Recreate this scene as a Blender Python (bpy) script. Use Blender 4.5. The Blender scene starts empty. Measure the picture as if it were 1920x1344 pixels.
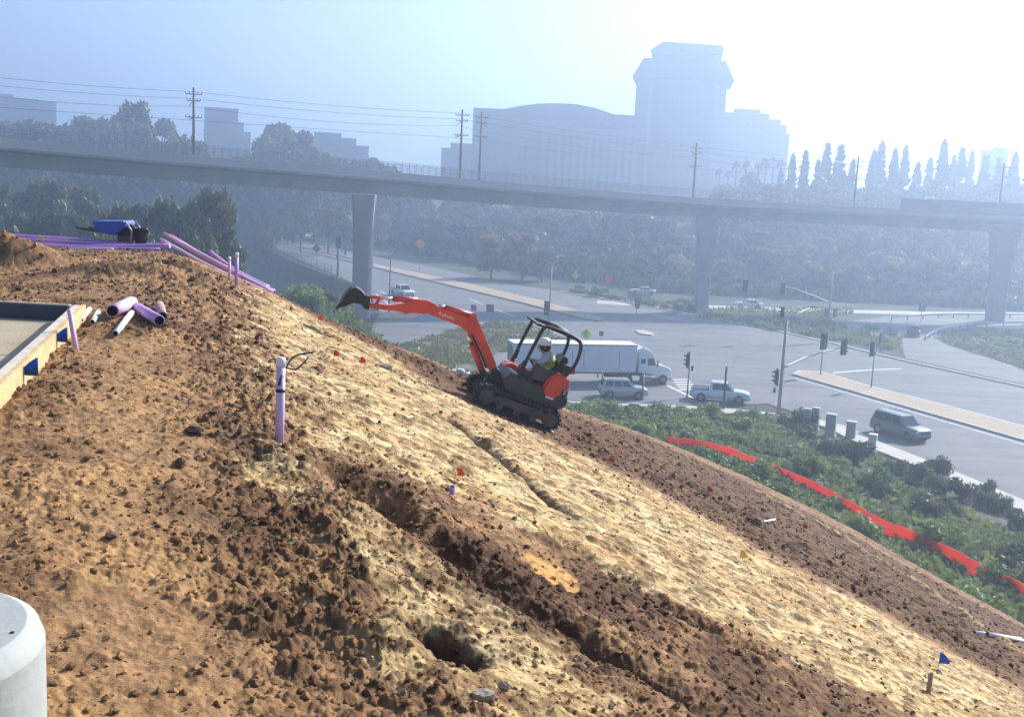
import bpy, bmesh, math, random
import numpy as np
from mathutils import Vector, Matrix, Euler
R = math.radians
SC = bpy.context.scene
COL = SC.collection
# ------------------------------------------------------------------ camera
CAMZ = 1.65
FPX = 2080.0                       # focal length in photograph pixels (1920 wide)
PITCH, ROLL = math.atan(342 / FPX), 0.050
F = Vector((0, math.cos(PITCH), -math.sin(PITCH)))
R0 = Vector((1, 0, 0)); U0 = Vector((0, math.sin(PITCH), math.cos(PITCH)))
CR = R0 * math.cos(ROLL) + U0 * math.sin(ROLL)
CU = U0 * math.cos(ROLL) - R0 * math.sin(ROLL)
cam = bpy.data.cameras.new('camera'); camo = bpy.data.objects.new('camera', cam); COL.objects.link(camo)
cam.sensor_width = 36; cam.lens = 36 * FPX / 1920; cam.clip_end = 6000; cam.clip_start = 0.1
m = Matrix((CR, CU, -F)).transposed().to_4x4(); m.translation = (0, 0, CAMZ)
camo.matrix_world = m
SC.camera = camo
CAM = Vector((0, 0, CAMZ))
# ------------------------------------------------------------------ light
SUN_AZ, SUN_EL = R(45), R(31)      # azimuth clockwise from +Y
w = bpy.data.worlds.new('World'); SC.world = w; w.use_nodes = True
nt = w.node_tree
sky = nt.nodes.new('ShaderNodeTexSky'); sky.sky_type = 'NISHITA'; sky.sun_disc = False
sky.sun_elevation = SUN_EL; sky.sun_rotation = SUN_AZ; sky.altitude = 100
sky.air_density = 1.0; sky.dust_density = 1.2; sky.ozone_density = 3.0
bg = nt.nodes['Background']; bg.inputs['Strength'].default_value = 0.085
nt.links.new(sky.outputs[0], bg.inputs[0])
sl = bpy.data.lights.new('sun', 'SUN'); sl.energy = 5.0; sl.angle = R(0.55); sl.color = (1.0, 0.94, 0.83)
so = bpy.data.objects.new('sun', sl); COL.objects.link(so)
sdir = Vector((math.sin(SUN_AZ) * math.cos(SUN_EL), math.cos(SUN_AZ) * math.cos(SUN_EL), math.sin(SUN_EL)))
so.rotation_euler = sdir.to_track_quat('Z', 'Y').to_euler(); so.location = (60, 60, 60)
SC.view_settings.view_transform = 'Standard'; SC.view_settings.look = 'None'
SC.view_settings.exposure = 1.12; SC.view_settings.gamma = 1.0
SC.render.engine = 'CYCLES'
cy = SC.cycles
cy.max_bounces = 6; cy.diffuse_bounces = 3; cy.glossy_bounces = 2; cy.transmission_bounces = 3
cy.transparent_max_bounces = 6; cy.volume_bounces = 1; cy.caustics_reflective = False; cy.caustics_refractive = False
HAZE_D, HAZE_A = 0.0019, 0.68
HAZE_C = (0.58, 0.735, 1.0)

# ------------------------------------------------------------------ image -> place
ROAD = -18.4                       # level of the roads below the pad (pad = 0)
def ray(px, py):
    return F + CR * ((px - 960) / FPX) + CU * ((672 - py) / FPX)
def at(px, py, t):
    return CAM + ray(px, py) * t
def aty(px, py, y):
    d = ray(px, py); return CAM + d * (y / d.y)
def proj(p):
    v = Vector(p) - CAM; t = v.dot(F); return 960 + FPX * v.dot(CR) / t, 672 - FPX * v.dot(CU) / t
def G(px, py, z=ROAD):
    d = ray(px, py); return CAM + d * ((z - CAMZ) / d.z)
def yaw_of(a, b):
    return math.atan2(b.y - a.y, b.x - a.x)

# ------------------------------------------------------------------ materials
MATS = {}
def mat(name, col, rough=0.6, metal=0.0, var=0.12, scale=3.0, bump=0.0, bscale=None, spec=0.5, emit=None, trans=0.0, coat=0.0):
    if name in MATS: return MATS[name]
    M = bpy.data.materials.new(name); M.use_nodes = True
    n = M.node_tree; b = n.nodes['Principled BSDF']
    b.inputs['Roughness'].default_value = rough; b.inputs['Metallic'].default_value = metal
    b.inputs['Specular IOR Level'].default_value = spec
    if coat: b.inputs['Coat Weight'].default_value = coat
    tc = n.nodes.new('ShaderNodeTexCoord')
    no = n.nodes.new('ShaderNodeTexNoise'); no.inputs['Scale'].default_value = scale
    no.inputs['Detail'].default_value = 6; no.inputs['Roughness'].default_value = 0.6
    n.links.new(tc.outputs['Object'], no.inputs['Vector'])
    ramp = n.nodes.new('ShaderNodeValToRGB')
    ramp.color_ramp.elements[0].position = 0.3; ramp.color_ramp.elements[1].position = 0.72
    lo = [max(0, c * (1 - var)) for c in col]; hi = [min(1, c * (1 + var)) for c in col]
    ramp.color_ramp.elements[0].color = (*lo, 1); ramp.color_ramp.elements[1].color = (*hi, 1)
    n.links.new(no.outputs['Fac'], ramp.inputs['Fac']); n.links.new(ramp.outputs[0], b.inputs['Base Color'])
    if bump:
        n2 = n.nodes.new('ShaderNodeTexNoise'); n2.inputs['Scale'].default_value = bscale or scale * 8; n2.inputs['Detail'].default_value = 8
        n.links.new(tc.outputs['Object'], n2.inputs['Vector'])
        bp = n.nodes.new('ShaderNodeBump'); bp.inputs['Strength'].default_value = bump; bp.inputs['Distance'].default_value = 0.05
        n.links.new(n2.outputs['Fac'], bp.inputs['Height']); n.links.new(bp.outputs[0], b.inputs['Normal'])
    if emit:
        b.inputs['Emission Color'].default_value = (*emit[:3], 1); b.inputs['Emission Strength'].default_value = emit[3]
    if trans: b.inputs['Transmission Weight'].default_value = trans
    MATS[name] = M
    return M
def leaf_mat(name, lo, hi, trans=0.25, scale=0.6):
    if name in MATS: return MATS[name]
    M = bpy.data.materials.new(name); M.use_nodes = True
    n = M.node_tree; b = n.nodes['Principled BSDF']; out = n.nodes['Material Output']
    b.inputs['Roughness'].default_value = 0.55; b.inputs['Specular IOR Level'].default_value = 0.25
    tc = n.nodes.new('ShaderNodeTexCoord'); oi = n.nodes.new('ShaderNodeObjectInfo'); ge = n.nodes.new('ShaderNodeNewGeometry')
    no = n.nodes.new('ShaderNodeTexNoise'); no.inputs['Scale'].default_value = scale; no.inputs['Detail'].default_value = 3
    n.links.new(tc.outputs['Object'], no.inputs['Vector'])
    a1 = n.nodes.new('ShaderNodeMath'); a1.operation = 'MULTIPLY_ADD'; a1.inputs[1].default_value = 0.45
    n.links.new(ge.outputs['Random Per Island'], a1.inputs[0]); n.links.new(no.outputs['Fac'], a1.inputs[2])
    a2 = n.nodes.new('ShaderNodeMath'); a2.operation = 'MULTIPLY_ADD'; a2.inputs[1].default_value = 0.3
    n.links.new(oi.outputs['Random'], a2.inputs[0]); n.links.new(a1.outputs[0], a2.inputs[2])
    rp = n.nodes.new('ShaderNodeValToRGB'); rp.color_ramp.elements[0].position = 0.4; rp.color_ramp.elements[1].position = 1.05 if False else 1.0
    rp.color_ramp.elements[0].color = (*lo, 1); rp.color_ramp.elements[1].color = (*hi, 1)
    n.links.new(a2.outputs[0], rp.inputs['Fac']); n.links.new(rp.outputs[0], b.inputs['Base Color'])
    tr = n.nodes.new('ShaderNodeBsdfTranslucent'); n.links.new(rp.outputs[0], tr.inputs['Color'])
    mx = n.nodes.new('ShaderNodeMixShader'); mx.inputs['Fac'].default_value = trans
    n.links.new(b.outputs[0], mx.inputs[1]); n.links.new(tr.outputs[0], mx.inputs[2]); n.links.new(mx.outputs[0], out.inputs['Surface'])
    MATS[name] = M
    return M

# ------------------------------------------------------------------ mesh helpers
def link(name, me, m=None, parent=None):
    o = bpy.data.objects.new(name, me); COL.objects.link(o)
    if m is not None: me.materials.append(m)
    if parent is not None: o.parent = parent
    return o
def tag(o, label=None, cat=None, group=None, kind=None):
    if label: o['label'] = label
    if cat: o['category'] = cat
    if group: o['group'] = group
    if kind: o['kind'] = kind
    return o
def empty(name, loc, rz=0, label=None, cat=None, group=None):
    o = bpy.data.objects.new(name, None); COL.objects.link(o); o.location = loc
    o.rotation_euler = (0, 0, rz); o.empty_display_size = 0.3
    return tag(o, label, cat, group)
def copy_tree(o, parent=None):
    c = o.copy(); COL.objects.link(c)
    if parent is not None: c.parent = parent
    for ch in [x for x in SC.objects if x.parent == o]: copy_tree(ch, c)
    return c
def dup(proto, loc, rz=0, scale=None, label=None, group=None):
    c = copy_tree2(proto); c.location = loc; c.rotation_euler = (0, 0, rz)
    if scale: c.scale = scale if hasattr(scale, '__len__') else (scale,) * 3
    if label: c['label'] = label
    if group: c['group'] = group
    return c
KIDS = {}
def kids(o):
    return list(o.children)
def copy_tree2(o, parent=None):
    c = o.copy(); COL.objects.link(c)
    if parent is not None: c.parent = parent
    for ch in o.children: copy_tree2(ch, c)
    return c
def npmesh(name, V, Fq, smooth=False):
    """V (n,3), Fq (m,k) equal-sided faces"""
    V = np.asarray(V, dtype=np.float32); Fq = np.asarray(Fq, dtype=np.int32)
    me = bpy.data.meshes.new(name); k = Fq.shape[1]
    me.vertices.add(len(V)); me.vertices.foreach_set('co', V.ravel())
    me.loops.add(Fq.size); me.loops.foreach_set('vertex_index', Fq.ravel())
    me.polygons.add(len(Fq)); me.polygons.foreach_set('loop_start', np.arange(0, Fq.size, k, dtype=np.int32))
    me.polygons.foreach_set('use_smooth', np.full(len(Fq), smooth))
    me.update(calc_edges=True); me.validate()
    return me
class MB:
    def __init__(s): s.b = bmesh.new(); s.smooth = set()
    def poly(s, pts):
        return s.b.faces.new([s.b.verts.new(p) for p in pts])
    def box(s, c, d, rot=None, taper=1.0):
        hx, hy, hz = d[0] / 2, d[1] / 2, d[2] / 2
        P = []
        for z in (-1, 1):
            t = taper if z > 0 else 1
            for x, y in ((-1, -1), (1, -1), (1, 1), (-1, 1)):
                v = Vector((x * hx * t, y * hy * t, z * hz))
                if rot is not None: v = rot @ v
                P.append(s.b.verts.new(v + Vector(c)))
        for f in ((3, 2, 1, 0), (4, 5, 6, 7), (0, 1, 5, 4), (1, 2, 6, 5), (2, 3, 7, 6), (3, 0, 4, 7)):
            s.b.faces.new([P[i] for i in f])
        return s
    def bar(s, a, b, wy, wz, up=(0, 0, 1)):
        a, b = Vector(a), Vector(b); d = b - a; L = d.length
        x = d / L; u = Vector(up)
        y = u.cross(x)
        if y.length < 1e-4: y = Vector((0, 1, 0)).cross(x)
        y.normalize(); z = x.cross(y)
        s.box((a + b) / 2, (L, wy, wz), Matrix((x, y, z)).transposed())
        return s
    def cyl(s, a, b, r, r2=None, n=12, cap=True):
        return s.tube([a, b], [r, r if r2 is None else r2], n, cap)
    def tube(s, pts, r, n=8, cap=True):
        pts = [Vector(p) for p in pts]
        if not hasattr(r, '__len__'): r = [r] * len(pts)
        rings = []; ref = None
        for i, p in enumerate(pts):
            d = (pts[min(i + 1, len(pts) - 1)] - pts[max(i - 1, 0)]).normalized()
            if ref is None:
                ref = Vector((0, 0, 1)) if abs(d.z) < 0.9 else Vector((1, 0, 0))
            x = (ref - d * ref.dot(d)).normalized(); y = d.cross(x); ref = x
            rings.append([s.b.verts.new(p + (x * math.cos(2 * math.pi * k / n) + y * math.sin(2 * math.pi * k / n)) * r[i]) for k in range(n)])
        for a, b in zip(rings, rings[1:]):
            for k in range(n):
                f = s.b.faces.new((a[k], a[(k + 1) % n], b[(k + 1) % n], b[k])); f.smooth = True
        if cap:
            s.b.faces.new(rings[0][::-1]); s.b.faces.new(rings[-1])
        return s
    def prism(s, prof, y0, y1, axis='y', inset=None):
        """profile polygon in (x,z), extruded along y"""
        def v(p, y):
            return {'y': (p[0], y, p[1]), 'x': (y, p[0], p[1]), 'z': (p[0], p[1], y)}[axis]
        A = [s.b.verts.new(v(p, y0)) for p in prof]; B = [s.b.verts.new(v(p, y1)) for p in prof]
        n = len(prof)
        s.b.faces.new(A); s.b.faces.new(B[::-1])
        for k in range(n):
            s.b.faces.new((A[k], B[k], B[(k + 1) % n], A[(k + 1) % n]))
        return s
    def loft(s, rings, cap=True, smooth=True, closed=True):
        RR = [[s.b.verts.new(p) for p in r] for r in rings]; n = len(RR[0])
        for a, b in zip(RR, RR[1:]):
            for k in range(n if closed else n - 1):
                f = s.b.faces.new((a[k], a[(k + 1) % n], b[(k + 1) % n], b[k])); f.smooth = smooth
        if cap and closed:
            s.b.faces.new(RR[0][::-1]); s.b.faces.new(RR[-1])
        return s
    def lathe(s, prof, c=(0, 0, 0), n=16, axis='z'):
        c = Vector(c); rings = []
        for r, h in prof:
            ring = []
            for k in range(n):
                a = 2 * math.pi * k / n
                p = Vector((r * math.cos(a), r * math.sin(a), h))
                if axis == 'y': p = Vector((p.x, p.z, -p.y))
                elif axis == 'x': p = Vector((p.z, p.y, -p.x))
                ring.append(p + c)
            rings.append(ring)
        return s.loft(rings)
    def ball(s, c, r, n=10, sq=(1, 1, 1)):
        prof = []
        c = Vector(c); rings = []
        for i in range(1, n):
            th = math.pi * i / n
            rings.append([c + Vector((math.sin(th) * math.cos(2 * math.pi * k / (2 * n)) * r * sq[0], math.sin(th) * math.sin(2 * math.pi * k / (2 * n)) * r * sq[1], -math.cos(th) * r * sq[2])) for k in range(2 * n)])
        return s.loft(rings)
    def build(s, name, m=None, parent=None, bevel=0.0, smooth=None):
        bmesh.ops.recalc_face_normals(s.b, faces=s.b.faces[:])
        if bevel:
            es = [e for e in s.b.edges if len(e.link_faces) == 2 and e.calc_face_angle(0) > 0.5]
            bmesh.ops.bevel(s.b, geom=es, offset=bevel, segments=2, affect='EDGES', clamp_overlap=True)
        if smooth:
            for f in s.b.faces: f.smooth = True
        me = bpy.data.meshes.new(name); s.b.to_mesh(me); s.b.free()
        return link(name, me, m, parent)
def catmull(P, n):
    P = [Vector(p) for p in P]; out = []
    Q = [P[0] * 2 - P[1]] + P + [P[-1] * 2 - P[-2]]
    for i in range(1, len(Q) - 2):
        for k in range(n):
            t = k / n; a, b, c, d = Q[i - 1], Q[i], Q[i + 1], Q[i + 2]
            out.append(0.5 * ((2 * b) + (c - a) * t + (2 * a - 5 * b + 4 * c - d) * t * t + (3 * b - a - 3 * c + d) * t ** 3))
    out.append(P[-1]); return out

# ------------------------------------------------------------------ noise (numpy)
def _h(ix, iy, seed):
    n = (ix.astype(np.int64) * 374761393 + iy.astype(np.int64) * 668265263 + seed * 1274126177) & 0xffffffff
    n = ((n ^ (n >> 13)) * 1274126177) & 0xffffffff
    n = ((n ^ (n >> 15)) * 2246822519) & 0xffffffff
    return ((n ^ (n >> 16)) & 0xffffff) / float(0xffffff)
def vnoise(x, y, seed=0):
    ix, iy = np.floor(x), np.floor(y); fx, fy = x - ix, y - iy
    fx = fx * fx * fx * (fx * (fx * 6 - 15) + 10); fy = fy * fy * fy * (fy * (fy * 6 - 15) + 10)
    a, b = _h(ix, iy, seed), _h(ix + 1, iy, seed); c, d = _h(ix, iy + 1, seed), _h(ix + 1, iy + 1, seed)
    return (a + (b - a) * fx) * (1 - fy) + (c + (d - c) * fx) * fy
def fbm(x, y, oct=4, seed=0, gain=0.5):
    s = 0; amp = 1; tot = 0
    for i in range(oct):
        s = s + amp * vnoise(x + 17.3 * i, y - 9.1 * i, seed + i); tot += amp; amp *= gain; x = x * 2.03; y = y * 2.03
    return s / tot
def clods(x, y, cell, seed, density, jit=0.9):
    """domes: height 0..1 of a lump whose radius varies; max over the 3x3 cells around"""
    gx, gy = x / cell, y / cell; ix, iy = np.floor(gx), np.floor(gy)
    best = np.zeros_like(gx)
    for dx in (-1, 0, 1):
        for dy in (-1, 0, 1):
            cx, cy_ = ix + dx, iy + dy
            px = cx + 0.5 + (_h(cx, cy_, seed) - 0.5) * jit; py = cy_ + 0.5 + (_h(cx, cy_, seed + 7) - 0.5) * jit
            rr = 0.22 + 0.42 * _h(cx, cy_, seed + 13) ** 1.6
            on = _h(cx, cy_, seed + 29) < density
            an = _h(cx, cy_, seed + 31) * 3.14; el = 0.65 + 0.35 * _h(cx, cy_, seed + 37)
            ux, uy = gx - px, gy - py
            d = np.hypot((ux * np.cos(an) + uy * np.sin(an)) / el, -ux * np.sin(an) + uy * np.cos(an)) / rr
            hh = np.where(on, np.clip(1 - d ** 2.6, 0, 1) ** 0.55 * rr, 0)
            best = np.maximum(best, hh)
    return best * cell
def softplus(v, w_):
    return w_ * np.logaddexp(0, np.asarray(v, dtype=float) / w_)
def smooth(v, a, b):
    t = np.clip((np.asarray(v, dtype=float) - a) / (b - a), 0, 1); return t * t * (3 - 2 * t)
# ------------------------------------------------------------------ the cut slope: smooth shape
KS = 0.45
_EP = np.array([-900, -400, 0, 200, 330, 400, 450, 515, 600, 700, 760, 840, 900, 1000, 1060, 1130, 1200, 1300, 1400, 1500, 1600, 1700, 1800, 1920, 2100, 2600], float)
_EY = np.array([415, 432, 449, 457, 468, 496, 520, 546, 590, 628, 652, 684, 708, 742, 762, 785, 808, 848, 892, 940, 990, 1048, 1103, 1168, 1270, 1560], float)
_ET = np.array([22, 22, 22, 21.5, 20.8, 20.5, 21, 21.8, 22.4, 23, 23.6, 24.6, 25.6, 28, 30, 32.5, 35, 39, 42, 43, 43, 42, 40.5, 38, 35, 31], float)
_pts = [at(a, b, c) for a, b, c in zip(_EP, _EY, _ET)]
_EA = np.array([p.x / p.y for p in _pts]); _EYD = np.array([p.y for p in _pts]); _EZ = np.array([p.z for p in _pts])
def plane0(x, y):
    s = 0.953 * (x + 1.4) + 0.302 * (y - 6.6)
    return -KS * softplus(s, 0.55), s
_PD = _EZ - plane0(_EA * _EYD, _EYD)[0]
PAD_Q = [G(-900, 585, 0.0), G(150, 574, 0.0), G(-40, 762, 0.0), G(-320, 1010, 0.0), G(-900, 1010, 0.0)]
def h0(x, y):
    x = np.asarray(x, float); y = np.asarray(y, float)
    yy = np.maximum(y, 0.3); a = np.clip(x / yy, -3, 3)
    te = np.interp(a, _EA, _EYD); dz = np.interp(a, _EA, _PD)
    z, s = plane0(x, y)
    q = np.clip(yy / te, 0, 1.0)
    z = z + dz * q ** 2.2
    e = y - te
    z = z - 0.62 * softplus(e, 0.35)
    return z
def bump(x, y, c, rx, ry, hgt, ang=0.0):
    dx, dy = x - c[0], y - c[1]; ca, sa = math.cos(ang), math.sin(ang)
    u, v = (dx * ca + dy * sa) / rx, (-dx * sa + dy * ca) / ry
    return hgt * np.exp(-(u * u + v * v) ** 1.3)
def hit(px, py, fn=h0, t0=2.0, t1=70.0):
    d = ray(px, py); t = np.linspace(t0, t1, 4000)
    X, Y, Z = CAM.x + d.x * t, CAM.y + d.y * t, CAM.z + d.z * t
    g = Z - fn(X, Y); k = np.where(g < 0)[0]
    i = k[0] if len(k) else int(np.argmin(g))
    return Vector((X[i], Y[i], float(fn(X[i:i + 1], Y[i:i + 1])[0])))
def pline(pts, fn=h0): return [hit(*p, fn=fn) for p in pts]
def dist_poly(x, y, P):
    best = np.full(np.shape(x), 1e9); 
    for a, b in zip(P, P[1:]):
        dx, dy = b.x - a.x, b.y - a.y; L = dx * dx + dy * dy + 1e-9
        t = np.clip(((x - a.x) * dx + (y - a.y) * dy) / L, 0, 1)
        best = np.minimum(best, np.hypot(x - a.x - t * dx, y - a.y - t * dy))
    return best
def inpoly(x, y, P):
    c = np.zeros(np.shape(x), bool); n = len(P)
    for i in range(n):
        a, b = P[i], P[i - 1]
        if abs(a.y - b.y) < 1e-9: continue
        c ^= ((a.y > y) != (b.y > y)) & (x < (b.x - a.x) * (y - a.y) / (b.y - a.y) + a.x)
    return c
# furrows, pit, piles (positions on the smooth slope)
FUR1 = pline([(640, 890), (700, 940), (780, 990), (870, 1055), (960, 1122), (1080, 1190), (1220, 1275), (1340, 1350)])
FUR2 = pline([(845, 788), (900, 830), (960, 880), (1060, 962)])
FUR3 = pline([(1040, 1010), (1180, 1100), (1280, 1160), (1400, 1220)])
BEN1 = pline([(1420, 925), (1560, 1000), (1700, 1085), (1830, 1170), (1930, 1240)])
BEN2 = pline([(1440, 905), (1580, 985), (1720, 1065), (1860, 1150)])
BEN3 = pline([(1080, 800), (1250, 880), (1400, 975), (1600, 1080), (1850, 1230)])
PIT = hit(825, 1212); PIT2 = hit(715, 940); PIT3 = hit(1115, 1225)
EXF = Vector((-0.985, -0.172, 0)).normalized(); EXPITCH = math.atan(0.355)
EXC = hit(957, 779) - Vector((-EXF.y, EXF.x, 0)) * 0.46      # middle between the excavator's tracks
P1, P2, P3 = G(45, 492, 0), G(250, 512, 0), G(330, 500, 0)
CREST = pline([(395, 520), (440, 590), (500, 680), (535, 800), (560, 900), (620, 1020), (730, 1180), (830, 1350)])
def hmacro(x, y):
    z = h0(x, y)
    z = z + bump(x, y, P1, 0.62, 0.45, 0.36) + bump(x, y, P1 + Vector((-0.7, .2, 0)), .5, .5, .3) + bump(x, y, P2, 0.95, 0.35, 0.20) + bump(x, y, P3, 0.5, 0.3, 0.16)
    wob = 0.12 * (vnoise(x * 1.7, y * 1.7, 3) - .5)
    d1 = dist_poly(x, y, FUR1) + wob; far = smooth(y, 3.2, 5)
    z = z - 0.13 * np.exp(-(d1 / 0.14) ** 2) * (0.4 + 1.1 * vnoise(x * 1.3, y * 1.3, 9)) + 0.04 * np.exp(-((d1 - 0.34) / 0.15) ** 2)
    d2 = dist_poly(x, y, FUR2) + wob
    z = z - 0.12 * np.exp(-(d2 / 0.09) ** 2) + 0.018 * np.exp(-((d2 - 0.22) / 0.10) ** 2)
    d3 = dist_poly(x, y, FUR3) + wob
    z = z - 0.08 * np.exp(-(d3 / 0.12) ** 2) + 0.04 * np.exp(-((d3 - 0.25) / 0.12) ** 2)
    for B, a in ((BEN1, .10), (BEN2, -.16), (BEN3, -.14)):
        z = z + a * np.exp(-((dist_poly(x, y, B) + wob) / 0.22) ** 2)
    z = z - bump(x, y, PIT, 0.125, 0.17, 0.42, .3) - bump(x, y, PIT2, .16, .3, .2) - bump(x, y, PIT3, .1, .16, .14)
    z = z + bump(x, y, PIT + Vector((-.28, -.22, 0)), .22, .2, .07)
    dc = dist_poly(x, y, CREST)
    z = z + 0.09 * np.exp(-(dc / 0.35) ** 2) * (vnoise(x * 2.2, y * 2.2, 21) - .2)
    # the bench the excavator has tracked in
    dx, dy = x - EXC.x, y - EXC.y
    a = dx * EXF.x + dy * EXF.y; b = -dx * EXF.y + dy * EXF.x
    zb = EXC.z + a * math.tan(EXPITCH) + 0.06 * 0
    wgt = smooth(np.maximum(np.abs(a) / 1.5, np.abs(b) / 1.05), 1.7, 1.0)
    z = z * (1 - wgt) + zb * wgt
    return z
Z_TAN = pline([(505, 548), (600, 602), (740, 672), (880, 752), (1050, 838), (1250, 930), (1420, 1030), (1700, 1180), (1925, 1300), (1925, 1370), (1760, 1360), (1480, 1230), (1290, 1140), (1090, 1040), (930, 950), (800, 890), (690, 868), (600, 850), (560, 800), (530, 690), (470, 590)])
Z_TAN2 = pline([(545, 860), (620, 880), (700, 985), (850, 1105), (1000, 1205), (1130, 1290), (1200, 1360), (960, 1360), (820, 1200), (700, 1080), (610, 1000), (560, 930)])
Z_DARK = pline([(505, 540), (620, 592), (780, 668), (900, 722), (1060, 775), (1210, 822), (1400, 905), (1700, 1062), (1925, 1180), (1925, 1290), (1700, 1170), (1420, 1020), (1250, 925), (1050, 832), (880, 748), (740, 668), (600, 598)])
Z_FUR = pline([(640, 885), (740, 940), (860, 985), (980, 1040), (1090, 1050), (1290, 1150), (1480, 1240), (1700, 1350), (1340, 1360), (1200, 1290), (1000, 1200), (850, 1100), (700, 980)])
Z_ORG = pline([(985, 1045), (1040, 1050), (1082, 1090), (1080, 1112), (1030, 1100), (1000, 1075)])

def build_slope():
    ph = np.concatenate([np.linspace(R(-78), R(-28), 70, endpoint=False), np.linspace(R(-28), R(28), 900), np.linspace(R(28), R(78), 71)[1:]])
    r = np.concatenate([np.linspace(0.4, 2.2, 40, endpoint=False), 2.2 * np.exp(np.linspace(0, math.log(75 / 2.2), 1250))])
    PH, RR = np.meshgrid(ph, r)
    x, y = RR * np.sin(PH), RR * np.cos(PH)
    z = hmacro(x, y); s = plane0(x, y)[1]
    n1 = fbm(x * 1.3, y * 1.3, 4, 1); n2 = fbm(x * 5, y * 5, 4, 11); n3 = fbm(x * 14, y * 14, 3, 31)
    jx = x + (n1 - .5) * 0.5 + (n2 - .5) * .30; jy = y + (n2 - .5) * 0.6 + (n1 - .5) * .5
    lane = smooth(s, -0.2, 0.4)
    n4 = fbm(x * 2.6 + 40, y * 2.6, 4, 131); n5 = fbm(x * 9 + 70, y * 9, 3, 141)
    def soft(P):
        w_ = 0
        for q, (ax, ay) in enumerate(((0, 0), (.16, .3), (-.16, -.3), (.3, -.2), (-.3, .2))):
            w_ = w_ + inpoly(jx + ax + (n5 - .5) * .35 + (n4 - .5) * .5, jy + ay + (n4 - .5) * .7, P) / 5.0
        return w_
    tan = np.maximum(soft(Z_TAN), soft(Z_TAN2)); tan = smooth(tan + (n5 - .5) * .9 + (n4 - .5) * .7, .25, .75) * (tan > .01)
    dark = soft(Z_DARK); fur = soft(Z_FUR); dark = dark * (1 - .6 * tan); fur = fur * (1 - .7 * tan); org = inpoly(x + (n2 - .5) * .12, y + (n1 - .5) * .2, Z_ORG) * 1.0
    dc = dist_poly(x, y, CREST)
    crest = np.exp(-(dc / 0.75) ** 2)
    # the trodden path down the middle of the pad is smoother
    path = np.exp(-(dist_poly(x, y, [G(260, 640, 0), G(250, 760, 0), G(230, 900, 0), G(200, 1100, 0), G(250, 1340, 0)]) / 0.45) ** 2)
    pad = 1 - lane
    rough = np.clip(0.32 + 0.4 * smooth(n1, .40, .60) * pad + 0.5 * crest + 0.35 * fur + 0.6 * dark - .2 * tan - .5 * path * pad - .9 * org, 0.10, 1)
    fade = smooth(RR, 45, 12)
    d = 0.055 * (n1 - .5) + 0.030 * (n2 - .5) + 0.020 * (n3 - .5)
    c1 = clods(x + .05 * n3, y, 0.20, 5, 0.30); c2 = clods(x, y + .03 * n3, 0.095, 15, 0.5); c3 = np.maximum(clods(x, y, 0.045, 25, 0.6), .9 * clods(x + .3, y, 0.062, 26, 0.5))
    c4 = clods(x, y, 0.34, 45, 0.16); c5 = clods(x + .1, y, 0.026, 35, 0.55) * smooth(RR, 11, 6)
    d = d + rough * (0.22 * c1 + 0.42 * c2 + 0.7 * c3 + .8 * c5) + 0.30 * c4 * np.maximum(dark, crest * .5) + dark * .16 * (n4 - .5) + .3 * c1 * (n3 - .5) + 0.02 * (n3 - .5) * rough
    # dozer streaks that run down the fall line of the pale face
    u = -0.302 * x + 0.953 * y
    st = vnoise(u * 7.0 + .6 * n2, s * 0.9, 71) - .5; st2 = vnoise(u * 17.0 + .8 * n2, s * 1.6, 73) - .5
    ca1 = clods(u * 1.0 + .03 * n3, s * .52, 0.085, 105, .34); ca2 = clods(u, s * .5 + .02 * n3, 0.042, 115, .42); ca3 = clods(u + .05 * n2, s * .6, .17, 125, .13)
    d = d * (1 - .45 * tan) + tan * (0.026 * st + 0.016 * st2 + .45 * ca1 + .6 * ca2 + .35 * ca3)
    sp = np.where(s > 0.1, fbm(u * 15 + .4 * n2, s * 6.5, 4, 151, .6), fbm(x * 13, y * 11, 4, 161, .6)); sp2 = np.where(s > .1, fbm(u * 34, s * 13, 2, 171), fbm(x * 30, y * 24, 2, 181))
    d = d + (0.026 * (sp - .5) + .014 * (sp2 - .5)) * (1 - .4 * path) * (1 - .45 * tan)
    dx, dy = x - EXC.x, y - EXC.y
    a_ = dx * EXF.x + dy * EXF.y; b_ = -dx * EXF.y + dy * EXF.x
    d = d * (1 - 0.92 * smooth(np.maximum(np.abs(a_) / 1.0, np.abs(b_) / .62), 1.2, 1.0))
    inq = inpoly(x, y, PAD_Q)
    z = z + np.where(inq, -0.3, d)
    near = smooth(RR, .6, 1.6)
    z = z - (1 - near) * .1
    # --- soil colours, with the shade inside the pit painted in
    def c3_(*c): return np.array(c)[None, None, :]
    brown = c3_(.305, .172, .082); dk = c3_(.080, .037, .019); orange = c3_(.43, .245, .105); tanc = c3_(.58, .40, .185); pale = c3_(.67, .51, .27); red = c3_(.085, .036, .018)
    def mixc(A, B, t): return A * (1 - t[..., None]) + B * t[..., None]
    C = mixc(brown * np.ones((*x.shape, 3)), orange, smooth(n1, .48, .66) * .65 * pad + .35 * path * pad)
    C = mixc(C, dk, smooth(fbm(x * 2.4, y * 2.4, 4, 51), .50, .66) * .65 * (1 - .8 * path))
    C = mixc(C, dk, np.clip(crest * .38 * smooth(n2, .35, .6), 0, 1))
    pt = smooth(fbm(x * 3.1, y * 3.1, 4, 61), .35, .65)
    C = mixc(C, mixc(tanc * np.ones((*x.shape, 3)), pale, pt), tan * (.72 + .28 * smooth(n2, .35, .55)))
    C = mixc(C, orange * 1.1, tan * smooth(fbm(x * 1.1, y * 1.1, 3, 81), .55, .68) * .5)
    C = mixc(C, mixc(dk * np.ones((*x.shape, 3)), brown * 1.25, smooth(n1, .42, .62)), fur * .85)
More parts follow.
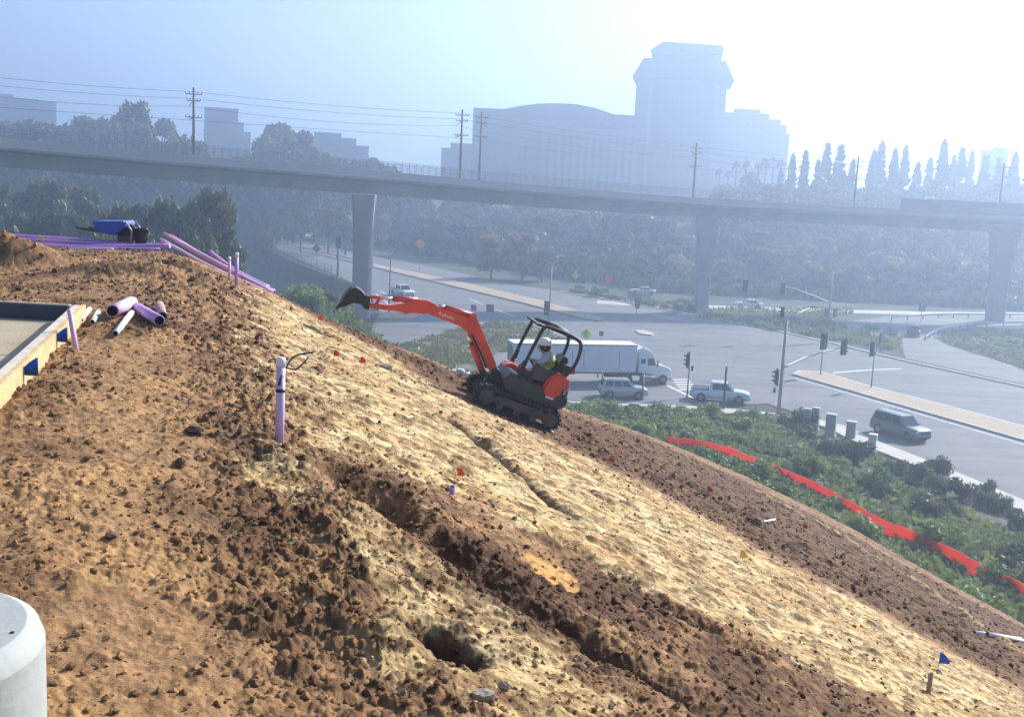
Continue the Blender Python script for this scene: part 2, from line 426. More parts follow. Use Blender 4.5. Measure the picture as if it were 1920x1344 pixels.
    C = mixc(C, mixc(red * np.ones((*x.shape, 3)), brown * .62, smooth(n2 + .5 * (n4 - .5), .45, .62) * .7), dark * .92)
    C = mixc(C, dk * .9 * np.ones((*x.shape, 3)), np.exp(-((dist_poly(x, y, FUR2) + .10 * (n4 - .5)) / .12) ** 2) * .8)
    for B, wd in ((BEN1, .16), (BEN2, .12)):
        C = mixc(C, tanc * .8 * np.ones((*x.shape, 3)), np.exp(-(dist_poly(x, y, B) / wd) ** 2) * .7)
    C = mixc(C, c3_(.50, .27, .09) * np.ones((*x.shape, 3)), org)
    C = mixc(C, dk * .5 * np.ones((*x.shape, 3)), np.clip(1.5 * bump(x, y, PIT, .18, .24, 1, .3) + .7 * np.exp(-(dist_poly(x, y, FUR1) / .13) ** 2), 0, 1))  # shaded inside of the pit painted dark; furrow line darkened too
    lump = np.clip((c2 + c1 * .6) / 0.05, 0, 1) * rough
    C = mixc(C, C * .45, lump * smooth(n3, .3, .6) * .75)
    C = mixc(C, dk * np.ones((*x.shape, 3)), smooth(sp + .45 * (sp2 - .5), .52, .60) * (.62 - .16 * pad - .2 * path * pad))
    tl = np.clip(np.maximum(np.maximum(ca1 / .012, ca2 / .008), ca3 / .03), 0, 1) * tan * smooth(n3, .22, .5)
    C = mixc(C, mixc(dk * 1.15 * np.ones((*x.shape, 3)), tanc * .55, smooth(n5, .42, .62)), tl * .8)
    C = C * (0.80 + .40 * n3[..., None])
    nr, na = x.shape
    V = np.stack([x, y, z], -1).reshape(-1, 3)
    idx = np.arange(nr * na).reshape(nr, na)
    Fq = np.stack([idx[:-1, :-1], idx[:-1, 1:], idx[1:, 1:], idx[1:, :-1]], -1).reshape(-1, 4)
    keep = V[Fq[:, 0], 2] > -21.0
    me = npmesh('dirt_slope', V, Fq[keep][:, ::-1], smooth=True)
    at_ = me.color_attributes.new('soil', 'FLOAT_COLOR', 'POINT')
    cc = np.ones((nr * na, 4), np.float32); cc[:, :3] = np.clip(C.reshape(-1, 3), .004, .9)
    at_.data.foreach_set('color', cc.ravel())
    M = bpy.data.materials.new('soil'); M.use_nodes = True; n = M.node_tree; b = n.nodes['Principled BSDF']
    b.inputs['Roughness'].default_value = .92; b.inputs['Specular IOR Level'].default_value = .2
    va = n.nodes.new('ShaderNodeVertexColor'); va.layer_name = 'soil'
    tc = n.nodes.new('ShaderNodeTexCoord'); no = n.nodes.new('ShaderNodeTexNoise'); no.inputs['Scale'].default_value = 30; no.inputs['Detail'].default_value = 9; no.inputs['Roughness'].default_value = .7
    n.links.new(tc.outputs['Object'], no.inputs['Vector'])
    mr = n.nodes.new('ShaderNodeMapRange'); mr.inputs['From Min'].default_value = .3; mr.inputs['From Max'].default_value = .7; mr.inputs['To Min'].default_value = .62; mr.inputs['To Max'].default_value = 1.3
    n.links.new(no.outputs['Fac'], mr.inputs['Value'])
    mx = n.nodes.new('ShaderNodeVectorMath'); mx.operation = 'SCALE'
    n.links.new(va.outputs['Color'], mx.inputs[0]); n.links.new(mr.outputs[0], mx.inputs['Scale'])
    n.links.new(mx.outputs[0], b.inputs['Base Color'])
    bp = n.nodes.new('ShaderNodeBump'); bp.inputs['Strength'].default_value = .8; bp.inputs['Distance'].default_value = .02
    n.links.new(no.outputs['Fac'], bp.inputs['Height']); n.links.new(bp.outputs[0], b.inputs['Normal'])
    o = link('dirt_slope', me, M); tag(o, kind='structure')
    return x, y, z, C
_sx, _sy, _sz, _sc = build_slope()
def zfull(x, y):
    """detailed height of the built slope at a point (nearest vertex)"""
    rr = math.hypot(x, y); ph = math.atan2(x, y)
    i = int(np.argmin(np.abs(np.hypot(_sx[:, 400], _sy[:, 400]) - rr))); j = int(np.argmin(np.abs(np.arctan2(_sx[i], _sy[i]) - ph)))
    return float(_sz[i, j])
def on_slope(px, py):
    p = hit(px, py, fn=hmacro); p.z = zfull(p.x, p.y); return p
# ------------------------------------------------------------------ loose clods (nobody could count them) and a few stones
def clod_cloud():
    rng = np.random.default_rng(4)
    bmx = bmesh.new(); bmesh.ops.create_icosphere(bmx, subdivisions=1, radius=1)
    bv = np.array([v.co for v in bmx.verts]); bf = np.array([[v.index for v in f.verts] for f in bmx.faces]); bmx.free()
    N = 70000
    ph = rng.uniform(R(-27), R(27), N); r = 2.0 * np.exp(rng.uniform(0, 1, N) ** .62 * math.log(46 / 2.0))
    x, y = r * np.sin(ph), r * np.cos(ph); s = plane0(x, y)[1]
    n1 = fbm(x * 1.1, y * 1.1, 3, 91); dc = dist_poly(x, y, CREST)
    p = .30 + .7 * np.exp(-(dc / .9) ** 2) + .6 * (n1 > .52) + .4 * np.exp(-(dist_poly(x, y, FUR1) / .6) ** 2) + .5 * inpoly(x, y, Z_DARK)
    path = np.exp(-(dist_poly(x, y, [G(260, 640, 0), G(250, 760, 0), G(230, 900, 0), G(200, 1100, 0), G(250, 1340, 0)]) / 0.5) ** 2)
    p = p * (1 - .6 * path * (s < 0)) * np.where(inpoly(x, y, Z_TAN), .6, 1)
    ok = (rng.uniform(0, 1, N) < p) & ~inpoly(x, y, PAD_Q)
    te = np.interp(x / y, _EA, _EYD); ok &= y < te + 1
    bx = (x - EXC.x) * EXF.x + (y - EXC.y) * EXF.y; by = -(x - EXC.x) * EXF.y + (y - EXC.y) * EXF.x
    ok &= ~((np.abs(bx) < .95) & (np.abs(by) < .62))
    x, y, r = x[ok], y[ok], r[ok]; n = len(x)
    size = (0.005 + 0.020 * rng.uniform(0, 1, n) ** 3.5) * (0.46 + .070 * np.clip(r, 4, 18)) * np.where(inpoly(x, y, Z_TAN) | inpoly(x, y, Z_TAN2), .72, 1)
    ii = np.clip(np.searchsorted(_sy[:, 520] / np.cos(math.atan2(_sx[700, 520], _sy[700, 520])), r), 0, len(_sy) - 1)
    pv_ = np.arctan2(_sx[700], _sy[700]); jj = np.clip(np.searchsorted(pv_, np.arctan2(x, y)), 0, len(pv_) - 1)
    z = _sz[ii, jj]; base = _sc[ii, jj] * rng.uniform(.62, 1.3, (n, 1))
    V = bv[None] * (1 + rng.uniform(-.30, .30, (n, len(bv), 1))) * rng.uniform(.55, 1.3, (n, 1, 3))
    an = rng.uniform(0, 6.28, n); ca, sa = np.cos(an)[:, None], np.sin(an)[:, None]
    X = V[..., 0] * ca - V[..., 1] * sa; Y = V[..., 0] * sa + V[..., 1] * ca
    V = np.stack([X, Y, V[..., 2] * .85], -1) * size[:, None, None] + np.stack([x, y, z + size * .3], -1)[:, None, :]
    Fq = (bf[None] + (np.arange(n) * len(bv))[:, None, None]).reshape(-1, 3)
    me = npmesh('dirt_clods', V.reshape(-1, 3), Fq, smooth=False)
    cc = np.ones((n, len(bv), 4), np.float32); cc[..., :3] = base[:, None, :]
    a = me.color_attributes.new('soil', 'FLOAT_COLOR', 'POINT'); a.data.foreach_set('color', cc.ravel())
    o = link('dirt_clods', me, bpy.data.materials['soil']); tag(o, 'loose clods and crumbs of soil over the graded pad and slope', 'soil clods', kind='stuff')
clod_cloud()
# ------------------------------------------------------------------ ground, roads
NEDGE = [G(640, 520), G(560, 486), G(475, 447)]
def lin(x, y, p, d):            # signed distance to the left of a directed line
    return -d[1] * (x - p[0]) + d[0] * (y - p[1])
_na = G(690, 543); _nb = G(475, 446); _nd = Vector((_nb.x - _na.x, _nb.y - _na.y)).normalized()
_fa = G(1100, 556); _fb = G(833, 504); _fd = Vector((_fb.x - _fa.x, _fb.y - _fa.y)).normalized()
_sa = G(1560, 792); _sb = G(1920, 942); _sd = Vector((_sb.x - _sa.x, _sb.y - _sa.y)).normalized()
def ground_z(x, y):
    x = np.asarray(x, float); y = np.asarray(y, float)
    z = np.full(x.shape, ROAD - 0.06)
    # bank at the foot of the cut slope
    d1 = np.minimum(-(y - 98.5), -lin(x, y, _sa, _sd) - 2.2)
    z = z + 0.155 * np.clip(softplus(d1 - 2, .8), 0, 30)
    # ground beyond the road climbs into a wooded hillside
    df = np.minimum(-lin(x, y, _fa, _fd) - 4, 60 + 0 * x); df2 = y - 202
    d = np.where(x > 25, df2, np.minimum(-lin(x, y, _fa, _fd) - 10, df2 + 400))
    d = np.where((x > 5) & (x <= 25), np.minimum(d, df2 + (25 - x) * 2), d)
    z = z + 11.5 * smooth(d, 2, 85) + 5 * smooth(d, 85, 260)
    # lower ground left of the road, then a rise
    d3 = lin(x, y, _na, _nd)
    z = z - 4.0 * smooth(d3, 0.6, 4) * smooth(y, 158, 172) * smooth(d3, 60, 30)
    z = z + 9 * smooth(d3, 45, 120) * smooth(y, 90, 150)
    # brushy knoll by the first pier
    z = z + 6.6 * np.exp(-(((x + 21.5) / 7.5) ** 2 + ((y - 112) / 9) ** 2) ** 1.4)
    return z
def gz(x, y): return float(ground_z(np.array([x]), np.array([y]))[0])
def build_ground():
    xs = np.concatenate([np.linspace(-1500, -160, 30, endpoint=False), np.linspace(-160, 160, 260), np.linspace(160, 1500, 31)[1:]])
    ys = np.concatenate([np.linspace(-200, 20, 12, endpoint=False), np.linspace(20, 330, 300), np.linspace(330, 2200, 50)[1:]])
    X, Y = np.meshgrid(xs, ys); Z = ground_z(X, Y)
    nr, na = X.shape; idx = np.arange(nr * na).reshape(nr, na)
    Fq = np.stack([idx[:-1, :-1], idx[:-1, 1:], idx[1:, 1:], idx[1:, :-1]], -1).reshape(-1, 4)
    me = npmesh('ground', np.stack([X, Y, Z], -1).reshape(-1, 3), Fq, True)
    M = bpy.data.materials.new('ground'); M.use_nodes = True; n = M.node_tree; b = n.nodes['Principled BSDF']; b.inputs['Roughness'].default_value = .95
    tc = n.nodes.new('ShaderNodeTexCoord'); no = n.nodes.new('ShaderNodeTexNoise'); no.inputs['Scale'].default_value = .18; no.inputs['Detail'].default_value = 10; no.inputs['Roughness'].default_value = .68
    n.links.new(tc.outputs['Object'], no.inputs['Vector'])
    rp = n.nodes.new('ShaderNodeValToRGB'); e = rp.color_ramp.elements
    e[0].position = .36; e[0].color = (.022, .032, .014, 1); e[1].position = .70; e[1].color = (.15, .125, .07, 1); k = rp.color_ramp.elements.new(.54); k.color = (.05, .06, .026, 1)
    n.links.new(no.outputs['Fac'], rp.inputs['Fac']); n.links.new(rp.outputs[0], b.inputs['Base Color'])
    n2 = n.nodes.new('ShaderNodeTexNoise'); n2.inputs['Scale'].default_value = 2.5; n2.inputs['Detail'].default_value = 6; n.links.new(tc.outputs['Object'], n2.inputs['Vector'])
    bp = n.nodes.new('ShaderNodeBump'); bp.inputs['Strength'].default_value = 1; bp.inputs['Distance'].default_value = .4; n.links.new(n2.outputs['Fac'], bp.inputs['Height']); n.links.new(bp.outputs[0], b.inputs['Normal'])
    tag(link('ground', me, M), kind='structure')
build_ground()
def asphalt(name, c0, c1):
    M = bpy.data.materials.new(name); M.use_nodes = True; n = M.node_tree; b = n.nodes['Principled BSDF']; b.inputs['Roughness'].default_value = .85
    tc = n.nodes.new('ShaderNodeTexCoord'); mp = n.nodes.new('ShaderNodeMapping'); mp.inputs['Rotation'].default_value = (0, 0, R(-58)); mp.inputs['Scale'].default_value = (.03, .55, 1)
    mp.inputs['Rotation'].default_value = (0, 0, R(60))
    n.links.new(tc.outputs['Object'], mp.inputs['Vector'])
    no = n.nodes.new('ShaderNodeTexNoise'); no.inputs['Scale'].default_value = 1; no.inputs['Detail'].default_value = 5; n.links.new(mp.outputs[0], no.inputs['Vector'])
    n2 = n.nodes.new('ShaderNodeTexNoise'); n2.inputs['Scale'].default_value = .35; n2.inputs['Detail'].default_value = 8; n2.inputs['Roughness'].default_value = .7; n.links.new(tc.outputs['Object'], n2.inputs['Vector'])
    mx = n.nodes.new('ShaderNodeMath'); mx.operation = 'MULTIPLY_ADD'; mx.inputs[1].default_value = .55; n.links.new(no.outputs['Fac'], mx.inputs[0])
    m2 = n.nodes.new('ShaderNodeMath'); m2.operation = 'MULTIPLY'; m2.inputs[1].default_value = .45; n.links.new(n2.outputs['Fac'], m2.inputs[0]); n.links.new(m2.outputs[0], mx.inputs[2])
    rp = n.nodes.new('ShaderNodeValToRGB'); rp.color_ramp.elements[0].position = .36; rp.color_ramp.elements[1].position = .64
    rp.color_ramp.elements[0].color = (*c0, 1); rp.color_ramp.elements[1].color = (*c1, 1)
    n.links.new(mx.outputs[0], rp.inputs['Fac']); n.links.new(rp.outputs[0], b.inputs['Base Color']); return M
ASPH = asphalt('asphalt', (.088, .090, .102), (.165, .165, .178)); ASPHD = asphalt('asphalt_dark', (.05, .05, .056), (.085, .085, .092)); CONC = mat('concrete', (.36, .34, .31), .85, var=.14, scale=.8, bump=.2, bscale=12)
KERB = mat('kerb_concrete', (.50, .48, .45), .85, var=.12, scale=.6); PAVE = mat('sidewalk_concrete', (.46, .43, .38), .9, var=.12, scale=.5)
BRICKT = mat('median_paving', (.37, .285, .19), .9, var=.18, scale=.9, bump=.3, bscale=9); WHITE = mat('road_paint', (.72, .72, .70), .7, var=.15, scale=1.2)
TANG = mat('sandy_verge', (.38, .29, .19), .95, var=.2, scale=.4)
def flat(name, pts, z, m, thick=0.0):
    b = MB()
    if thick:
        b.prism([(p.x, p.y) for p in pts], z - thick, z, axis='z')
    else:
        b.poly([(p.x, p.y, z) for p in pts])
    bmesh.ops.triangulate(b.b, faces=[f for f in b.b.faces if len(f.verts) > 4])
    o = b.build(name, m)
    if not thick and o.data.polygons[0].normal.z < 0: o.data.flip_normals()
    return tag(o, kind='structure')
def gp(*P): return [G(*p) for p in P]
def strip(name, P, wd, z, m, thick=0.0):
    P = [Vector((p.x, p.y, 0)) for p in P]; b = MB(); L = []; Rr = []
    for i, p in enumerate(P):
        d = (P[min(i + 1, len(P) - 1)] - P[max(i - 1, 0)]).normalized(); n_ = Vector((-d.y, d.x, 0)) * wd / 2
        L.append(p + n_); Rr.append(p - n_)
    rings = []
    for a, c in zip(L, Rr):
        if thick: rings.append([(a.x, a.y, z - thick), (a.x, a.y, z), (c.x, c.y, z), (c.x, c.y, z - thick)])
        else: rings.append([(a.x, a.y, z), (c.x, c.y, z)])
    b.loft(rings, cap=bool(thick), smooth=False, closed=bool(thick))
    return tag(b.build(name, m), kind='structure')
FE = gp((425, 425), (560, 452), (700, 481), (833, 505), (953, 532), (1047, 546), (1100, 556), (1193, 571), (1300, 591), (1420, 613), (1560, 644), (1700, 678), (1920, 726), (2300, 812))
SWK = gp((2300, 1095), (1920, 941), (1780, 882), (1640, 827), (1560, 794), (1440, 757))
BN = [Vector((12.5, 98.6, 0)), Vector((-120, 98.6, 0)), Vector((-120, 142, 0))]
NE = gp((640, 620), (700, 606), (712, 584), (690, 547), (640, 520), (560, 486), (475, 447), (410, 420))
flat('road', FE[::-1] + NE[::-1] + BN[::-1] + SWK[::-1] if False else (SWK + BN + NE + FE), ROAD, ASPH)
flat('on_ramp', gp((1575, 604), (1660, 594), (1780, 591), (1930, 588), (2200, 588), (2200, 606), (1925, 609), (1830, 612), (1770, 621), (1748, 633), (1800, 655), (1920, 690), (2080, 728), (2080, 755), (1920, 720), (1700, 672), (1690, 652), (1640, 632), (1600, 616)), ROAD - .02, ASPH)
strip('far_ramp', gp((1120, 566), (1250, 574), (1380, 577), (1560, 583), (1760, 588), (2000, 590), (2400, 600)), 5, ROAD + .004, PAVE)
strip('kerb', FE[5:], .45, ROAD + .15, KERB, .25)
SWC = [Vector((p.x, p.y, 0)) for p in SWK[:-1]] + [Vector((21, 98.6, 0)), Vector((12, 98.9, 0)), Vector((0, 98.2, 0)), Vector((-120, 98, 0))]
strip('sidewalk', catmull([p + Vector((-.95, -.5, 0)) for p in SWC], 4), 2.1, ROAD + .14, PAVE, .3)
flat('median', gp((700, 501), (850, 537), (983, 569), (1095, 598), (1120, 602), (1128, 597), (1015, 564), (850, 526), (700, 495)), ROAD + .16, BRICKT, .2)
strip('median_kerb', gp((480, 452), (560, 469), (650, 490), (700, 502), (850, 538), (983, 570), (1095, 599), (1122, 603), (1130, 597), (1015, 563), (850, 525), (700, 494), (560, 464), (480, 449)), .35, ROAD + .17, mat('kerb_dark', (.20, .19, .18), .9), .2)
flat('median_nose', gp((1190, 621), (1200, 627), (1222, 630), (1227, 627), (1205, 620)), ROAD + .15, PAVE, .2)
MED_N = gp((1487, 703), (1600, 735), (1710, 767), (1920, 827), (2250, 922)); MED_F = gp((2250, 888), (1920, 802), (1768, 761), (1634, 727), (1540, 699), (1500, 697))
flat('median', MED_N + MED_F, ROAD + .16, BRICKT, .2)
strip('median_kerb', MED_N + MED_F + MED_N[:1], .28, ROAD + .17, KERB, .2)
strip('white_line', gp((1490, 709), (1600, 740), (1710, 772), (1920, 833), (2250, 930)), .16, ROAD + .006, WHITE)
strip('white_line', gp((1562, 699), (1620, 694), (1690, 691)), .35, ROAD + .006, WHITE)
for a, b_ in (((705, 551), (745, 583)), ((712, 545), (790, 590)), ((880, 560), (905, 571)), ((930, 580), (965, 594)), ((1010, 612), (1060, 630)), ((1225, 590), (1290, 603))):
    strip('lane_line', gp(a, b_), .2, ROAD + .006, WHITE)
for k in range(5):
    strip('crosswalk_bar', gp((1262 + 3 * k, 712 + 4.6 * k), (1292 + 4 * k, 711 + 4.6 * k)), .45, ROAD + .006, WHITE)
strip('crosswalk_line', gp((1250, 722), (1275, 734), (1300, 746)), .3, ROAD + .008, WHITE)
strip('tar_seam', gp((1350, 632), (1440, 655), (1520, 664)), .25, ROAD + .004, ASPHD)
strip('tar_seam', gp((1372, 690), (1380, 672), (1430, 655)), .12, ROAD + .004, ASPHD)
flat('traffic_island', gp((690, 700), (745, 652), (860, 620), (930, 606), (985, 611), (1050, 632), (1100, 645), (1085, 652), (935, 660), (880, 720), (760, 740)), ROAD + .17, mat('island_soil', (.12, .12, .06), .95, var=.4, scale=.5), .25)
flat('slip_lane_verge', gp((705, 598), (720, 588), (790, 590), (770, 598)), ROAD + .12, TANG, .2)

# ------------------------------------------------------------------ haze
def haze():
    b = MB(); b.box((0, 1000, 50), (3100, 2500, 143))
    o = b.build('haze'); M = bpy.data.materials.new('haze'); M.use_nodes = True; n = M.node_tree
    n.nodes.remove(n.nodes['Principled BSDF'])
    v = n.nodes.new('ShaderNodeVolumePrincipled'); v.inputs['Density'].default_value = HAZE_D; v.inputs['Anisotropy'].default_value = HAZE_A; v.inputs['Color'].default_value = (*HAZE_C, 1)
    n.links.new(v.outputs[0], n.nodes['Material Output'].inputs['Volume'])
    o.data.materials.append(M); tag(o, 'thin bluish morning haze over the valley', 'haze', kind='stuff')
haze()

# ------------------------------------------------------------------ the viaduct
VC = mat('viaduct_concrete', (.29, .275, .26), .85, var=.20, scale=.22, bump=.15, bscale=3)
VC2 = mat('parapet_concrete', (.44, .42, .40), .85, var=.08, scale=.3)
STEEL = mat('grey_steel', (.28, .29, .30), .5, metal=.6, var=.08)
DARKST = mat('dark_steel', (.06, .06, .065), .5, metal=.5, var=.1)
def viaduct():
    ctl = [(-420, 104), (0, 122), (345, 134), (690, 148), (1000, 162), (1310, 174), (1600, 179), (1890, 181), (2400, 184)]
    bz = [1.0, -.17, -1.0, -1.8, -2.75, -3.45, -3.6, -3.55, -3.2]; tz = [4.2, 3.05, 2.25, 1.5, .55, -.34, -.55, -.5, -.3]
    P = [Vector(((px - 960) / FPX * t, t, b)) for (px, t), b in zip(ctl, bz)]
    Tp = [Vector((p.x, p.y, t)) for p, t in zip(P, tz)]
    C, T = catmull(P, 12), catmull(Tp, 12)
    root = empty('rail_viaduct', (C[48].x, C[48].y, ROAD), 0, 'long grey concrete rail viaduct on flared piers crossing above the road', 'viaduct')
    off = -Vector(root.location)
    fr = []
    for i, c in enumerate(C):
        d = (C[min(i + 1, len(C) - 1)] - C[max(i - 1, 0)]); d.z = 0; d.normalize(); fr.append((d, Vector((d.y, -d.x, 0))))   # n points to the camera side
    def pt(i, side, z): return C[i] * 1 + Vector((0, 0, z - C[i].z)) + fr[i][1] * side + off
    W = 4.6
    g = MB(); rings = []
    for i in range(len(C)):
        b, t = C[i].z, T[i].z; c = 0.5 * W - W * .5
        rings.append([pt(i, s_ - W, z) for s_, z in ((0.0, t - 1.0), (0.0, t - .55 - .75), (-1.3, t - 1.55), (-1.7, b), (-7.5, b), (-7.9, t - 1.55), (-9.2, t - 1.3), (-9.2, t - 1.0))])
    g.loft(rings, smooth=False); g.build('girder', VC, root)
    for s0, s1 in ((.06, -.24), (-8.96, -9.26)):
        g = MB(); g.loft([[pt(i, s_ - W, z) for s_, z in ((s0, T[i].z - 1.02), (s0, T[i].z), (s1, T[i].z), (s1, T[i].z - .99))] for i in range(len(C))], smooth=False)
        g.build('parapet', VC2, root)
    # metal railing on the parapets
    for s_ in (-.1, -9.1):
        g = MB()
        for h_ in (.32, .65, 1.0, 1.3):
            g.tube([pt(i, s_ - W, T[i].z + h_) for i in range(0, 80)], .035, 5)
        for i in range(0, 79):
            for k in range(2):
                a = pt(i, s_ - W, T[i].z).lerp(pt(i + 1, s_ - W, T[i + 1].z), k / 2)
                g.bar(a, a + Vector((0, 0, 1.3)), .06, .06)
        g.build('railing', mat('railing_steel', (.20, .22, .25), .5, metal=.3), root)
    # raised sound wall at the station end
    i0 = min(range(len(C)), key=lambda i: abs(proj(T[i])[0] - 1702))
    g = MB(); g.loft([[pt(i, s_ - W, T[i].z + z) for s_, z in ((.12, -.3), (.12, 1.75), (-.2, 1.75), (-.2, -.3))] for i in range(i0, len(C))], smooth=False); g.build('sound_wall', VC, root)
    # piers
    for px, w0, w1 in ((685, 2.35, 3.1), (1318, 2.2, 3.5), (1892, 2.5, 4.6), (-260, 2.4, 3.6)):
        i = min(range(len(C)), key=lambda i: abs(proj(C[i] - fr[i][1] * (W if px != 685 else W - 1.5))[0] - px))
        d, n_ = fr[i]; c = C[i] - n_ * W
        if px == 685: c = c + n_ * 1.5
        top = C[i].z; g = MB(); rings = []
        zb = gz(c.x, c.y) - .6
        for q in (0, .5, .62, .74, .84, .92, 1.0):
            fl = max(0, (q - .5) / .5) ** 1.7
            a = (w0 + (w1 - w0) * (fl * .75 + q * .25)) / 2; b2 = w0 / 2 * (1 + .12 * fl); z = zb + (top - zb) * q; ch = .28
            ring = [(a - ch, -b2), (a, -b2 + ch), (a, b2 - ch), (a - ch, b2), (-a + ch, b2), (-a, b2 - ch), (-a, -b2 + ch), (-a + ch, -b2)]
            rings.append([c + Vector((1, 0, 0)) * u + Vector((0, 1, 0)) * v + Vector((0, 0, z - c.z)) + off for u, v in ring])
        g.loft(rings, smooth=False); g.build('pier', VC, root)
    return C, T, fr
VCC, VCT, VCF = viaduct()
VW = 4.6
def deck_pt(px, side):
    best = None
    for i in range(len(VCC) - 1):
        for k in range(8):
            c = VCC[i].lerp(VCC[i + 1], k / 8) + VCF[i][1] * (side - VW)
            zz = VCT[i].lerp(VCT[i + 1], k / 8).z; e = abs(proj((c.x, c.y, zz + 2))[0] - px)
            if best is None or e < best[0]: best = (e, Vector((c.x, c.y, VCT[i].lerp(VCT[i + 1], k / 8).z - 1.0)), VCF[i])
    return best[1], best[2]
# ------------------------------------------------------------------ excavator
ORANGE = mat('excavator_orange', (.68, .055, .026), .42, var=.22, scale=2.5, coat=.2); BLK = mat('black_paint', (.018, .018, .02), .45, var=.3); RUB = mat('track_rubber', (.035, .031, .028), .85, var=.35, scale=9, bump=.4, bscale=30)
DGREY = mat('dark_grey_plate', (.045, .045, .05), .5, var=.2); CHR = mat('cylinder_rod', (.7, .7, .7), .2, metal=1, var=.03); WORN = mat('worn_bucket_steel', (.03, .028, .026), .6, metal=.3, var=.5, scale=6)
DUSTY = mat('dusty_track_frame', (.12, .095, .07), .8, var=.35, scale=7); STICK = mat('white_sticker', (.75, .75, .72), .5, var=.04)
xX = (EXF * math.cos(EXPITCH) + Vector((0, 0, math.sin(EXPITCH)))); yX = Vector((-EXF.y, EXF.x, 0)); zX = xX.cross(yX)
EXM = Matrix((xX, yX, zX)).transposed().to_4x4(); EXM.translation = EXC + zX * 0.0
exr = empty('mini_excavator', EXC, 0, 'orange mini excavator with black canopy working on the dirt slope', 'excavator')
exr.rotation_euler = EXM.to_euler()
_EI = EXM.inverted()
def L(px, py, y=0.0):
    o = _EI @ CAM; d = _EI.to_3x3() @ ray(px, py); t = (y - o.y) / d.y; p = o + d * t
    return (p.x, p.z)
def L3(px, py, y=0.0):
    a = L(px, py, y); return Vector((a[0], y, a[1]))
for sy in (1, -1):
    yc = sy * .46; hw = .125
    r = .165; cx0 = L(894, 737, .58)[0] - r; cx1 = L(1047, 797, .58)[0] + r
    # belt with grousers
    N = 48; P = []
    straight = cx0 - cx1; per = 2 * straight + 2 * math.pi * r
    for i in range(N):
        u = i / N * per
        if u < straight: P.append((cx1 + u, 2 * r, 0, 1))
        elif u < straight + math.pi * r:
            a = (u - straight) / r; P.append((cx0 + r * math.sin(a), r + r * math.cos(a), math.sin(a), math.cos(a)))
        elif u < 2 * straight + math.pi * r: P.append((cx0 - (u - straight - math.pi * r), 0, 0, -1))
        else:
            a = (u - 2 * straight - math.pi * r) / r; P.append((cx1 - r * math.sin(a), r - r * math.cos(a), -math.sin(a), -math.cos(a)))
    b = MB(); rings = []
    for (x, z, nx, nz) in P + P[:1]:
        rings.append([(x, yc - hw, z), (x, yc + hw, z), (x - nx * .045, yc + hw, z - nz * .045), (x - nx * .045, yc - hw, z - nz * .045)])
    b.loft(rings, cap=False, smooth=False)
    for i in range(0, N):
        x, z, nx, nz = P[i]; M3 = Matrix(((nz, 0, nx), (0, 1, 0), (-nx, 0, nz)))
        b.box((x + nx * .012, yc, z + nz * .012), (.042, 2 * hw - .02, .035), M3)
    tr = b.build('track', RUB, exr)
    b = MB(); b.cyl((cx0, yc - .1, r), (cx0, yc + .12, r), .122, n=18); b.cyl((cx0, yc + .12, r), (cx0, yc + .15, r), .055, n=12); b.build('drive_sprocket', DUSTY, tr)
    b = MB(); b.cyl((cx1, yc - .1, r), (cx1, yc + .12, r), .115, n=18); b.cyl((cx1, yc + .12, r), (cx1, yc + .145, r), .045, n=12); b.build('idler_wheel', DUSTY, tr)
    for k in range(3):
        xx = cx1 + .26 + k * .29; b = MB(); b.cyl((xx, yc - .1, .095), (xx, yc + .11, .095), .055, n=14); b.build('track_roller', DUSTY, tr)
    b = MB(); b.prism([(cx1 + .10, .12), (cx0 - .15, .12), (cx0 - .1, .19), (cx0 - .2, .25), (cx1 + .16, .255), (cx1 + .08, .2)], yc - .07, yc + .085); b.build('track_frame', DUSTY, exr)
b = MB(); b.box((0, 0, .21), (.8, .70, .16)); b.cyl((0, 0, .28), (0, 0, .40), .28, n=24); b.build('undercarriage', DGREY, exr)
# platform
def prof(pts, y=0.0): return [L(a, b_, y) for a, b_ in pts]
b = MB(); b.prism(prof([(943, 712), (960, 697), (985, 712), (1010, 722), (1030, 735), (1062, 742), (1058, 757), (1046, 768), (1020, 762), (980, 744), (948, 730)], .45), -.50, .48); b.build('platform', DGREY, exr, bevel=.015)
b = MB(); b.prism(prof([(1016, 729), (1030, 709), (1044, 703), (1058, 703), (1067, 709), (1069, 722), (1064, 735), (1040, 751), (1021, 746)], .5), -.50, .50); cw = b.build('counterweight', ORANGE, exr, bevel=.035)
b = MB(); b.prism(prof([(1054, 730), (1065, 733), (1063, 744), (1050, 741)], .5), .495, .506); b.build('emblem_panel', BLK, cw)
b = MB()
for q in (((1057, 733), (1062, 734), (1061, 735.5), (1056.5, 734.5)), ((1056, 737), (1060, 738), (1059.5, 739.5), (1055.5, 738.5))): b.prism(prof(q, .5), .504, .511)
b.build('emblem_mark', STICK, cw)
b = MB(); b.prism(prof([(1023, 741.5), (1038, 747), (1037, 750.5), (1022, 745)], .5), .497, .506); b.build('sticker', STICK, cw)
b = MB(); b.prism(prof([(1036, 752), (1064, 744), (1064, 757), (1052, 767), (1040, 765)], .45), -.46, .46); b.build('rear_bumper', BLK, exr, bevel=.02)
b = MB(); b.prism(prof([(951, 697), (958, 690), (972, 690), (985, 700), (986, 712), (972, 714)], .3), -.5, -.1); b.build('side_cover', ORANGE, exr, bevel=.02)
